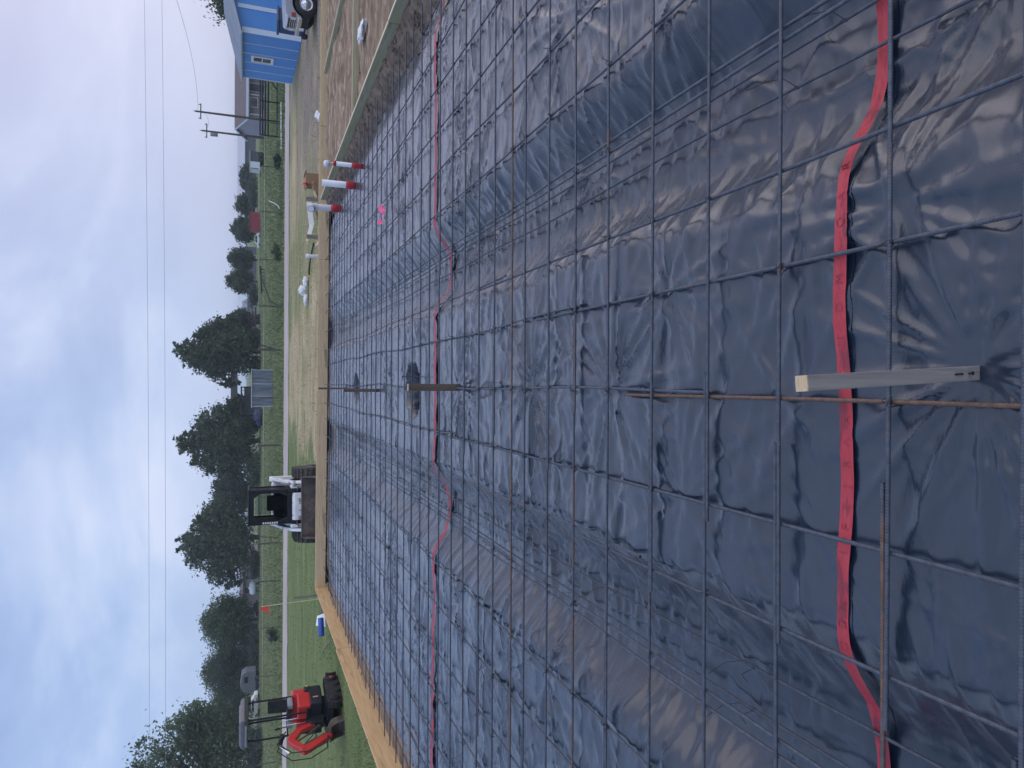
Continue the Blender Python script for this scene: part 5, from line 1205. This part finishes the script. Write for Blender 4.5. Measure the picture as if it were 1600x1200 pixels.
# ------------------------------------------------------------------ far buildings and vehicles
def X_(py, Y): return on_y(395, py, Y).x
def Z_(px, Y): return on_y(px, 600, Y).z
def gable(name, label, cat, py_l, py_r, Y, depth, eave_px, ridge_px, wm, gm_, rm_, group=None, trim=None, windows=()):
    x0, x1 = X_(py_l, Y), X_(py_r, Y); t = thing(name, label, cat, ((x0 + x1) / 2, Y, GR), 0, group)
    w = (x1 - x0) / 2; He = Z_(eave_px, Y) - GR; Hr = Z_(ridge_px, Y + depth / 2) - GR
    for y_ in (0.06, depth - 0.06): m_ = MB(); m_.box((0, y_, He / 2), (2 * w, 0.12, He)); m_.build('wall', MT[wm], t)
    for s in (-1, 1):
        g_ = MB(); g_.prism([(0.13, 0), (depth - 0.13, 0), (depth - 0.13, He), (depth / 2, Hr - 0.03), (0.13, He)], s * w - 0.06 - s * 0.061, s * w + 0.06 - s * 0.061, 'x'); g_.build('gable_wall', MT[gm_], t)
    sl = (Hr - He) / (depth / 2); ov = 0.4
    for s in (0, 1):
        y0 = -ov if s == 0 else depth + ov; z0 = He - ov * sl
        r_ = MB(); r_.add([(-w - .3, y0, z0), (w + .3, y0, z0), (w + .3, depth / 2, Hr), (-w - .3, depth / 2, Hr), (-w - .3, y0, z0 + .14), (w + .3, y0, z0 + .14), (w + .3, depth / 2, Hr + .14), (-w - .3, depth / 2, Hr + .14)], [(3, 2, 1, 0), (4, 5, 6, 7), (0, 1, 5, 4), (1, 2, 6, 5), (2, 3, 7, 6), (3, 0, 4, 7)]); r_.build('roof', MT[rm_], t)
    if trim:
        f_ = MB(); f_.box((0, -ov - 0.03, He - ov * sl + 0.02), (2 * w + .6, 0.05, 0.30)); f_.build('fascia', MT[trim], t)
        for s in (-1,):
            for (ya, za, yb, zb) in ((-ov, He - ov * sl, depth / 2, Hr), (depth + ov, He - ov * sl, depth / 2, Hr)):
                f_ = MB(); f_.bar((s * (w + .34), ya, za + 0.03), (s * (w + .34), yb, zb + 0.03), 0.06, 0.22); f_.build('barge_board', MT[trim], t)
    for (u, z, ww, hh, kind) in windows:
        f_ = MB(); f_.box((u * w, -0.02, z), (ww + 0.16, 0.06, hh + 0.16)); wo_ = f_.build(kind, MT['white'], t)
        f_ = MB(); f_.box((u * w, -0.055, z), (ww, 0.03, hh)); f_.build('pane' if kind == 'window' else 'panel', MT['pane'] if kind == 'window' else MT['dark_wall'], wo_)
    return t, w, He
t, w, He = gable('ranch_house', 'low house with a brown shingle roof behind the black corral panels', 'house', 186, 70, 95, 7.5, 383, 366.5, 'house_wall', 'house_gable', 'brown_roof', trim='blue_trim', windows=((-0.55, 1.4, 1.1, 1.0, 'window'), (-0.15, 1.1, 0.95, 2.0, 'door'), (0.25, 1.4, 1.4, 1.0, 'window')))
for u in (-0.97, -0.45, 0.0, 0.4):
    f_ = MB(); f_.box((u * w, -1.3, (He - 0.4) / 2), (0.12, 0.12, He - 0.4)); f_.build('porch_post', MT['house_gable'], t)
f_ = MB(); f_.box((0, -0.9, He - 0.36), (2 * w, 1.3, 0.10)); f_.build('porch_roof', MT['brown_roof'], t)
gable('long_barn', 'long far building with a pale sheet roof behind the power poles', 'barn', 345, 196, 190, 14, 381, 370.5, 'dark_wall', 'dark_wall', 'pale_roof')
gable('grey_shed', 'far grey shed under the small clump of trees, right of the black implement', 'shed', 432, 386, 166, 6, 385, 381, 'dim_wall', 'dim_wall', 'dark_wall', windows=((0.3, 1.0, 0.9, 1.8, 'door'),))
gable('bungalow', 'pale low house with a dark roof behind the white gas tank', 'house', 975, 868, 128, 9, 382, 377, 'house_gable', 'house_wall', 'brown_roof', windows=((-0.6, 1.3, 1.2, 1.0, 'window'), (0.0, 1.1, 1.0, 2.0, 'door'), (0.45, 1.3, 1.6, 1.0, 'window')))
gable('bungalow', 'dim house half hidden by bushes between pennant and excavator canopy', 'house', 1060, 985, 130, 9, 382, 376, 'grey_wall', 'dark_wall', 'brown_roof', windows=((0.6, 1.5, 1.7, 0.8, 'window'),))
gable('grey_barn', 'dim grey barn behind the maroon trailer and bushes', 'barn', 545, 470, 150, 9, 386, 379, 'grey_wall', 'grey_wall', 'grey_wall')
# red shed
def boxy(name, label, cat, py_l, py_r, Y, depth, top_px, wm, rm_, group=None, ribs=0, ridge=0.12, z0=0.0):
    x0, x1 = X_(py_l, Y), X_(py_r, Y); H = Z_(top_px, Y) - GR; w = x1 - x0
    t = thing(name, label, cat, ((x0 + x1) / 2, Y, GR), 0, group)
    n_ = max(1, ribs)
    for k in range(n_):
        m_ = MB(); m_.box((-w / 2 + (k + 0.5) * w / n_, 0.02 + (0.008 if k % 2 else 0), z0 + (H - z0) / 2), (w / n_ - 0.03, 0.04, H - z0)); m_.build('wall_panel', MT[wm], t)
    m_ = MB(); m_.box((-w / 2 + 0.02, depth / 2 + 0.05, z0 + (H - z0) / 2), (0.04, depth, H - z0)); m_.box((w / 2 - 0.02, depth / 2 + 0.05, z0 + (H - z0) / 2), (0.04, depth, H - z0)); m_.box((0, depth + 0.08, z0 + (H - z0) / 2), (w, 0.04, H - z0)); m_.build('side_wall', MT[wm], t)
    m_ = MB(); m_.prism([(-0.12, H + 0.01), (depth + 0.2, H - ridge), (depth + 0.2, H - ridge + 0.07), (-0.12, H + 0.08)], -w / 2 - 0.1, w / 2 + 0.1, 'x'); m_.build('roof', MT[rm_], t)
    return t, w, H
boxy('red_shed', 'dull red sheet metal shed at the far side of the field', 'shed', 358, 331, 120, 2.6, 389.5, 'barn_red', 'barn_red', None, 5)
t, w, H = boxy('tin_shed', 'small galvanised tin shed with streaked wall panels in the field', 'shed', 635, 578, 62, 2.4, 394, 'tin', 'pale_roof', None, 4, 0.3)
for k in (-0.5, -0.22, 0.12, 0.5):
    m_ = MB(); m_.box((k * w, -0.015, H / 2), (0.06, 0.04, H - 0.05)); m_.build('post_trim', MT['pale_roof'], t)
# cargo trailer
def wheels_at(t, pts, r, wd=0.2):
    for (x, y) in pts:
        m_ = MB(); T_ = Matrix.Translation((x, y, r)) @ Matrix.Rotation(math.pi / 2, 4, 'X'); m_.lathe([(0.5 * r, -wd / 2), (r, -wd / 2), (r, wd / 2), (0.5 * r, wd / 2)], 16, T_); wo_ = m_.build('wheel', MT['rubber'], t)
        m_ = MB(); m_.lathe([(0, -wd / 2 + 0.02), (0.5 * r, -wd / 2 + 0.02), (0.5 * r, wd / 2 - 0.02), (0, wd / 2 - 0.02)], 12, T_); m_.build('rim', MT['steel'], wo_)
Y = 98; x0, x1 = X_(265, Y), X_(236, Y); w = x1 - x0; H = Z_(389.5, Y) - GR
t = thing('cargo_trailer', 'two tone grey and white cargo trailer parked beyond the field', 'trailer', ((x0 + x1) / 2, Y, GR), 0)
m_ = MB(); m_.bbox((0.22 * w, 0.9, 0.55 + (H - 0.55) / 2), (0.56 * w, 1.8, H - 0.55), 0.04); m_.build('rear_body', MT['dark_wall'], t)
m_ = MB(); m_.bbox((-0.26 * w, 0.9, 0.50 + (H - 0.50) / 2), (0.40 * w, 1.9, H - 0.50), 0.04); m_.build('front_body', MT['tank'], t)
m_ = MB(); m_.bbox((0, 0.9, H + 0.03), (w, 2.0, 0.07), 0.02); m_.build('roof', MT['pale_roof'], t)
m_ = MB(); m_.bbox((-0.43 * w, -0.07, H - 0.55), (0.03 * w, 0.05, 0.9), 0.01); m_.build('door_gap', MT['black'], t)
wheels_at(t, ((0.1 * w, 0.1), (0.36 * w, 0.1), (0.1 * w, 1.7), (0.36 * w, 1.7)), 0.34)
m_ = MB(); m_.bar((-0.45 * w, 0.9, 0.45), (-0.75 * w, 0.9, 0.40), 0.12, 0.10); m_.build('tow_bar', MT['black'], t)
# cars
def car(label, py_l, py_r, Y, m, suv=False, group=None):
    x0, x1 = X_(py_l, Y), X_(py_r, Y); L = x1 - x0; t = thing('parked_car', label, 'car', ((x0 + x1) / 2, Y, GR), 0, group); s = L / 4.4
    h = 1.65 if suv else 1.45
    body = [(-2.2, .35), (-2.2, .75), (-2.05, .88), (-1.15, .95), (1.7, .98), (2.1, .92), (2.2, .7), (2.2, .35)]
    m_ = MB(); m_.prism([(a * s, b * s) for a, b in body], 0, 1.75 * s, 'y'); m_.build('body', MT[m], t, 0.03)
    cab_ = [(-1.15, .95), (-.45, h), (1.15, h), (1.75, .97)]
    m_ = MB(); m_.prism([(a * s, b * s) for a, b in cab_], .12 * s, 1.63 * s, 'y'); cb = m_.build('cabin', MT[m], t, 0.02)
    for a, b in ((-.92, .05), (.15, 1.35)):
        m_ = MB(); m_.prism([(a * s, 1.0 * s), ((a + (.42 if a < 0 else 0)) * s, (h - .1) * s), ((b - (0 if a < 0 else .25)) * s, (h - .1) * s), (b * s, 1.0 * s)], .09 * s, .125 * s, 'y'); m_.build('side_window', MT['glass'], cb)
    wheels_at(t, ((-1.35 * s, .1 * s), (1.35 * s, .1 * s), (-1.35 * s, 1.65 * s), (1.35 * s, 1.65 * s)), .33 * s, .2 * s)
    return t
car('pale car parked under a far round tree left of the red shed', 386, 363, 119, 'tank', True)
car('white car seen through the posts of the excavator canopy', 1126, 1086, 108, 'white', False)
car('dark car parked in front of the pale low house by the pennant', 964, 940, 118, 'black', True)
car('dark car in the shade right of the excavator canopy', 1080, 1056, 116, 'navy', True)
# gas tank
Y = 116; p = on_y(400, 918, Y); t = thing('gas_tank', 'long white gas tank with domed ends in front of the pale low house', 'tank', (p.x, Y, GR), 0)
T_ = Matrix.Translation((0, 0, 0.95)) @ Matrix.Rotation(math.pi / 2, 4, 'Y'); m_ = MB(); m_.lathe([(0, -1.05), (0.25, -1.0), (0.45, -0.82), (0.5, -0.65), (0.5, 0.65), (0.45, 0.82), (0.25, 1.0), (0, 1.05)], 18, T_); m_.build('shell', MT['tank'], t)
for s in (-1, 1): m_ = MB(); m_.box((s * 0.6, 0, 0.3), (0.14, 0.7, 0.6)); m_.build('saddle', MT['dark_wall'], t)
m_ = MB(); m_.lathe([(0.16, 1.42), (0.16, 1.60), (0.0, 1.64)], 12); m_.build('valve_dome', MT['tank'], t)
# maroon flatbed trailer
Y = 117; x0, x1 = X_(534, Y), X_(480, Y); w = x1 - x0; t = thing('flatbed_trailer', 'maroon flatbed trailer at the far edge of the field', 'trailer', ((x0 + x1) / 2, Y, GR), 0)
m_ = MB(); m_.bbox((0, 0.9, 0.75), (w, 1.9, 0.22), 0.02); m_.build('deck', MT['maroon'], t)
m_ = MB()
for k in range(9): m_.box((-w / 2 + 0.1 + k * (w - 0.2) / 8, 0.0, 1.0), (0.06, 0.06, 0.5))
m_.box((0, 0, 1.22), (w, 0.07, 0.10)); m_.build('side_rack', MT['maroon'], t)
wheels_at(t, ((0.1 * w, 0.0), (0.24 * w, 0.0), (0.1 * w, 1.8), (0.24 * w, 1.8)), 0.36)
m_ = MB(); m_.bar((-w / 2, 0.9, 0.7), (-w / 2 - 1.2, 0.9, 0.55), 0.12, 0.12); m_.build('tow_bar', MT['maroon'], t)
# dark implement in the field
Y = 92; x0, x1 = X_(455, Y), X_(414, Y); w = x1 - x0; t = thing('farm_implement', 'low black farm implement lying in the grass beyond the fence', 'implement', ((x0 + x1) / 2, Y, GR), 0.1)
m_ = MB(); m_.bar((-w / 2, 0, 0.35), (w / 2, 0.2, 0.55), 0.16, 0.16); m_.bar((-w / 2, 0.9, 0.35), (w / 2, 0.9, 0.45), 0.14, 0.14); 
for k in range(6): m_.bar((-w / 2 + 0.2 + k * w / 6, -0.05, 0.42), (-w / 2 + 0.2 + k * w / 6, 1.0, 0.42), 0.08, 0.08)
m_.build('frame', MT['black'], t)
for k in range(7):
    m_ = MB(); m_.lathe([(0, -0.02), (0.28, 0), (0, 0.02)], 12, Matrix.Translation((-w / 2 + 0.25 + k * w / 7.3, 0.4, 0.26)) @ Matrix.Rotation(math.pi / 2 + 0.2, 4, 'Y')); m_.build('disc', MT['dark_wall'], t)
# carport and raised roof
def shelter(name, label, py_l, py_r, Y, depth, top_px, thick, m, extra=False):
    x0, x1 = X_(py_l, Y), X_(py_r, Y); w = x1 - x0; H = Z_(top_px, Y) - GR; t = thing(name, label, 'shelter', ((x0 + x1) / 2, Y, GR), 0)
    m_ = MB(); m_.box((0, depth / 2, H - thick / 2), (w, depth, thick)); m_.build('roof', MT[m], t)
    for x in (-w / 2 + 0.1, w / 2 - 0.1):
        for y in (0.1, depth - 0.1): q = MB(); q.box((x, y, (H - thick) / 2), (0.13, 0.13, H - thick)); q.build('post', MT['black'], t)
    if extra: q = MB(); q.box((0, depth, H / 2 - 0.2), (w, 0.06, H - 0.5)); q.build('back_wall', MT['dark_wall'], t)
    return t
shelter('carport', 'dark open carport half hidden behind the tin shed', 652, 604, 104, 4, 376, 0.18, 'black', True)
shelter('pole_barn', 'tall open pole barn with a deep grey green roof behind the carport', 621, 580, 126, 6, 360.5, 1.0, 'dark_wall')
p = on_y(402, 650, 100)
cloth('tarpaulin', [((p.x, 100, GR + 0.4), (0.9, 0.8, 0.7), 21), ((p.x - 0.7, 100.2, GR + 0.3), (0.7, 0.7, 0.5), 22)], 'dark blue tarpaulin heaped beside the tin shed', 'tarpaulin', 'tarp')
p = on_y(390, 1066, 112)
t = thing('camper_shell', 'rounded grey camper shell behind the excavator canopy', 'camper', (p.x, 112, GR), 0)
m_ = MB(); m_.prism([(-1.6, 0.5), (1.6, 0.5), (1.6, 1.9), (1.2, 2.5), (-0.6, 2.7), (-1.5, 2.2)], 0, 2.1, 'y'); m_.build('shell', MT['dim_wall'], t, 0.1)
m_ = MB(); m_.box((0.4, -0.02, 1.9), (0.9, 0.04, 0.5)); m_.build('window', MT['glass'], t)
wheels_at(t, ((0.5, 0.05), (0.5, 2.0)), 0.36)

# ------------------------------------------------------------------ fence, corral panels, pipes along the road
t = thing('wire_fence', 'wire fence on thin wooden and steel posts along the far side of the road', 'fence', (0, 47.5, GR), 0)
FY = 47.5
def fence_y(x): return 0.0 + 0.010 * x * -1
post_rows = [(259, 0, .03), (330, 0, .03), (405, 0.0, .03), (478, 0.02, .05), (546, 0.0, .075), (622, -.03, .03), (697, 0.01, .075), (770, 0, .03), (845, 0.22, .04), (851, -0.02, .06), (912, .05, .05), (985, 0, .03), (1063, .12, .03), (1130, 0, .04), (1200, 0, .04), (190, 0, .04), (110, 0, .04)]
for (py_, lean, r) in post_rows:
    x = X_(py_, FY); m_ = MB(); m_.tube([(x, fence_y(x), -0.1), (x + lean * 0.5 + 0.02, fence_y(x), 0.7), (x + lean, fence_y(x), 1.42)], [r, r * 0.95, r * 0.9], 6); m_.build('post', MT['post'], t)
for (pa, pb_) in ((546, 538), (478, 456)):
    xa, xb = X_(pa, FY), X_(pb_, FY); m_ = MB(); m_.tube([(xa, 0, 0.05), ((xa * .6 + xb * .4), -.02, 0.75), (xb + (1.2 if pb_ == 456 else 0), 0, 1.35)], 0.045, 6); m_.build('brace', MT['post'], t)
for h in (0.35, 0.75, 1.15, 1.38):
    xsf = np.linspace(-33, 30, 40); m_ = MB(); m_.tube([(x, fence_y(x), h + 0.02 * math.sin(x * 1.3)) for x in xsf], 0.0045, 4); m_.build('wire', MT['fwire'], t)
Y = 51.5; x0, x1 = X_(209, Y), X_(120, Y); w = x1 - x0
t = thing('corral_panel', 'black pipe corral panels standing between the road and the brown roofed house', 'fence', (x0, Y, GR), 0.0)
for x in (0.0, 0.27 * w, 0.60 * w, w):
    m_ = MB(); m_.tube([(x, 0, 0), (x, 0, 1.35)], 0.05, 8); m_.build('post', MT['black'], t)
for z, r in ((0.22, .035), (0.80, .05), (0.98, .05), (1.16, .05), (1.32, .05)):
    m_ = MB(); m_.tube([(0, 0.0, z), (w, 0.0, z)], r, 8); m_.build('rail', MT['black'], t)
m_ = MB(); m_.tube([(0.72 * w, -0.1, 0.0), (0.98 * w, 0.0, 0.62)], 0.045, 8); m_.build('brace', MT['black'], t)
m_ = MB(); m_.tube([(0.1, 0.25, 0.98), (w * 0.5, 0.35, 1.08), (w * 0.62, 0.3, 1.24), (w, 0.3, 1.28)], 0.03, 8); m_.build('pale_rail', MT['grey_wall'], t)
m_ = MB(); m_.tube([on_y(439.5, 160, 47.0), on_y(439.5, 197, 46.9) , on_y(440, 234, 46.8)], 0.045, 8); simple('long_pipe', 'long white pipe lying beside the road in front of the corral panels', 'pipe', m_, 'white')
m_ = MB(); m_.tube([on_y(420, 314, 48.2), on_y(428, 317, 48.0), on_y(434, 321, 47.9), on_y(437, 326, 47.8)], 0.03, 8); simple('bent_pipe', 'thin bent white pipe leaning on the fence', 'pipe', m_, 'white')
# pale track at the far edge of the field
xp = np.linspace(-70, 90, 60); rows = [np.stack([xp, 93 + off + 0.2 * pn(xp * 0.3, xp * 0, 5), np.full_like(xp, GR + 0.06)], -1) for off in (-1.3, 0, 1.3)]
setp(np_mesh('path', np.concatenate(rows), grid_faces(60, 3), mat('dry_path', (0.30, 0.29, 0.18), (0.36, 0.34, 0.22), scale=1.5, rough=1)), kind='structure')

# ------------------------------------------------------------------ power poles and lines
def power_pole(label, px_base, py_base, px_top, py_top, Y, tr):
    b_ = on_y(px_base, py_base, Y); tp = on_y(px_top, py_top, Y); t = thing('power_pole', label, 'pole', (b_.x, Y, GR), 0)
    H = tp.z - GR; dx = 0.0
    m_ = MB(); m_.tube([(0, 0, -0.2), (dx, 0, H)], [0.16, 0.10], 10); m_.build('shaft', MT['pole'], t)
    m_ = MB(); m_.bar((-0.9, -0.12, H - 0.6), (0.9, -0.12, H - 0.6), 0.10, 0.12); m_.build('crossarm', MT['pole'], t)
    for x in (-0.8, 0.8): k = MB(); k.lathe([(0.05, H - 0.54), (0.07, H - 0.44), (0.03, H - 0.34), (0, H - 0.34)], 10, Matrix.Translation((x, -0.12, 0))); k.build('insulator', MT['grey_wall'], t)
    k = MB(); k.lathe([(0.03, H), (0.06, H + 0.1), (0.03, H + 0.22), (0, H + 0.22)], 10); k.build('insulator', MT['grey_wall'], t)
    if tr: k = MB(); k.lathe([(0, H - 1.9), (0.22, H - 1.88), (0.24, H - 1.1), (0.2, H - 1.02), (0, H - 1.0)], 14, Matrix.Translation((-0.34, 0, 0))); k.build('transformer', MT['grey_wall'], t)
    return Vector((b_.x, Y, tp.z))
pa = power_pole('taller power pole with crossarm in front of the brown roof', 402, 186, 305, 178, 90, False)
pb_ = power_pole('shorter power pole carrying a transformer, left of the brown roof', 400, 214, 315, 205, 97, True)
def wire_line(a, b, sag, r, label):
    a, b = Vector(a), Vector(b); pts = []
    for u in np.linspace(0, 1, 25): q = a.lerp(b, u); q.z -= sag * 4 * u * (1 - u); pts.append(q)
    m_ = MB(); m_.tube(pts, r, 5, smooth=True); simple('power_line', label, 'wire', m_, 'wire', group='overhead wires')
Y = 70
wire_line((-75, Y, Z_(236, Y)), (75, Y, Z_(207, Y)), 0.5, 0.013, 'upper thin wire crossing the whole sky')
wire_line((-75, Y, Z_(260, Y)), (75, Y, Z_(236, Y)), 0.5, 0.013, 'lower thin wire crossing the whole sky')
wire_line(pa + Vector((0, 0, -0.3)), on_y(255, -60, 60), 0.6, 0.014, 'wire running from the taller pole out over the blue building')
wire_line(pb_ + Vector((0, 0, -0.4)), pa + Vector((0, 0, -1.0)), 0.4, 0.014, 'short wire between the two power poles')

# ------------------------------------------------------------------ grass: blades nobody could count
def blades(name, n, ymin, ymax, h0, h1, w, m, label, keep, seed, lean=0.5):
    r = np.random.default_rng(seed)
    y = ymin * (ymax / ymin) ** r.random(n); x = (r.random(n) * 2 - 1) * (0.62 * y + 1.0)
    k = keep(x, y, r); x, y = x[k], y[k]; n = len(x)
    h = r.uniform(h0, h1, n) * (1 + 0.5 * pn(x * 0.6, y * 0.6, 90)); a = r.uniform(0, 2 * np.pi, n); s = w * r.uniform(0.7, 1.3, n)
    z0 = np.full(n, GR - 0.02) + 0.035 * pn(x * 0.35, y * 0.35, 5) + 0.02 * pn(x * 1.1, y * 1.1, 6) + 0.16 * np.exp(-((x - 8.5) / 2.6) ** 2 - ((y - 20.5) / 1.7) ** 2)
    lx, ly = lean * h * r.normal(size=n), lean * h * r.normal(size=n)
    A = np.stack([x - s * np.cos(a), y - s * np.sin(a), z0], -1); B = np.stack([x + s * np.cos(a), y + s * np.sin(a), z0], -1); C = np.stack([x + lx, y + ly, z0 + h], -1)
    o = np_mesh(name, np.stack([A, B, C], 1).reshape(-1, 3), np.arange(n * 3).reshape(n, 3), m, False)
    return setp(o, label, 'grass', kind='stuff')
gm1 = mat('lawn_blades', (0.125, 0.172, 0.075), (0.225, 0.252, 0.120), scale=0.6, rough=0.9, spec=0.15, detail=4)
gm2 = mat('straw_blades', (0.40, 0.33, 0.20), (0.60, 0.51, 0.34), scale=0.8, rough=0.95, spec=0.1, detail=4)
gm3 = mat('meadow_blades', (0.120, 0.162, 0.088), (0.225, 0.255, 0.135), scale=0.3, rough=0.9, spec=0.15, detail=4)
off_road = lambda y, x: np.abs(y - (42.3 - 0.012 * (x - 10))) > 2.1
out_pad = lambda x, y: (y > 17.8) | (x < -5.7)
def k_lawn(x, y, r): return out_pad(x, y) & off_road(y, x) & (y < 46) & ((x + 9 * 0.4 * pn(x * .3, y * .3, 77) < -2.4) | (r.random(len(x)) < 0.25)) & ~((x > 6) & (r.random(len(x)) < 0.75))
def k_straw(x, y, r): return out_pad(x, y) & off_road(y, x) & (y < 40) & (x + 3 * pn(x * .3, y * .3, 78) > -2.8) & (pn(x * 0.4, y * 0.8, 79) > -0.35) & ~((x > 6.5) & (r.random(len(x)) < 0.7))
def k_mead(x, y, r): return off_road(y, x) & (y > 45) & (np.abs(y - 93) > 1.5)
blades('grass', 90000, 9, 46, 0.03, 0.08, 0.012, gm1, 'short green lawn between the slab and the road', k_lawn, 1)
blades('dry_grass', 70000, 17.5, 41, 0.03, 0.09, 0.011, gm2, 'dry straw coloured grass behind the far form board', k_straw, 2, 0.9)
blades('meadow_grass', 90000, 45, 128, 0.08, 0.30, 0.035, gm3, 'rough green field beyond the road', k_mead, 3)

# ------------------------------------------------------------------ light haze over the fields
hm = bpy.data.materials.new('thin_haze'); hm.use_nodes = True
hn, hl = hm.node_tree.nodes, hm.node_tree.links
hn.clear(); ho = hn.new('ShaderNodeOutputMaterial'); hv = hn.new('ShaderNodeVolumePrincipled')
hv.inputs['Color'].default_value = (0.80, 0.92, 1.0, 1); hv.inputs['Density'].default_value = 0.00055; hv.inputs['Anisotropy'].default_value = 0.2
hl.new(hv.outputs[0], ho.inputs['Volume'])
hb = MB(); hb.box((0, 860, 6.75), (2600, 1950, 17.0)); o = hb.build('haze', hm)
setp(o, 'thin pale haze hanging over the fields', 'haze', kind='stuff')
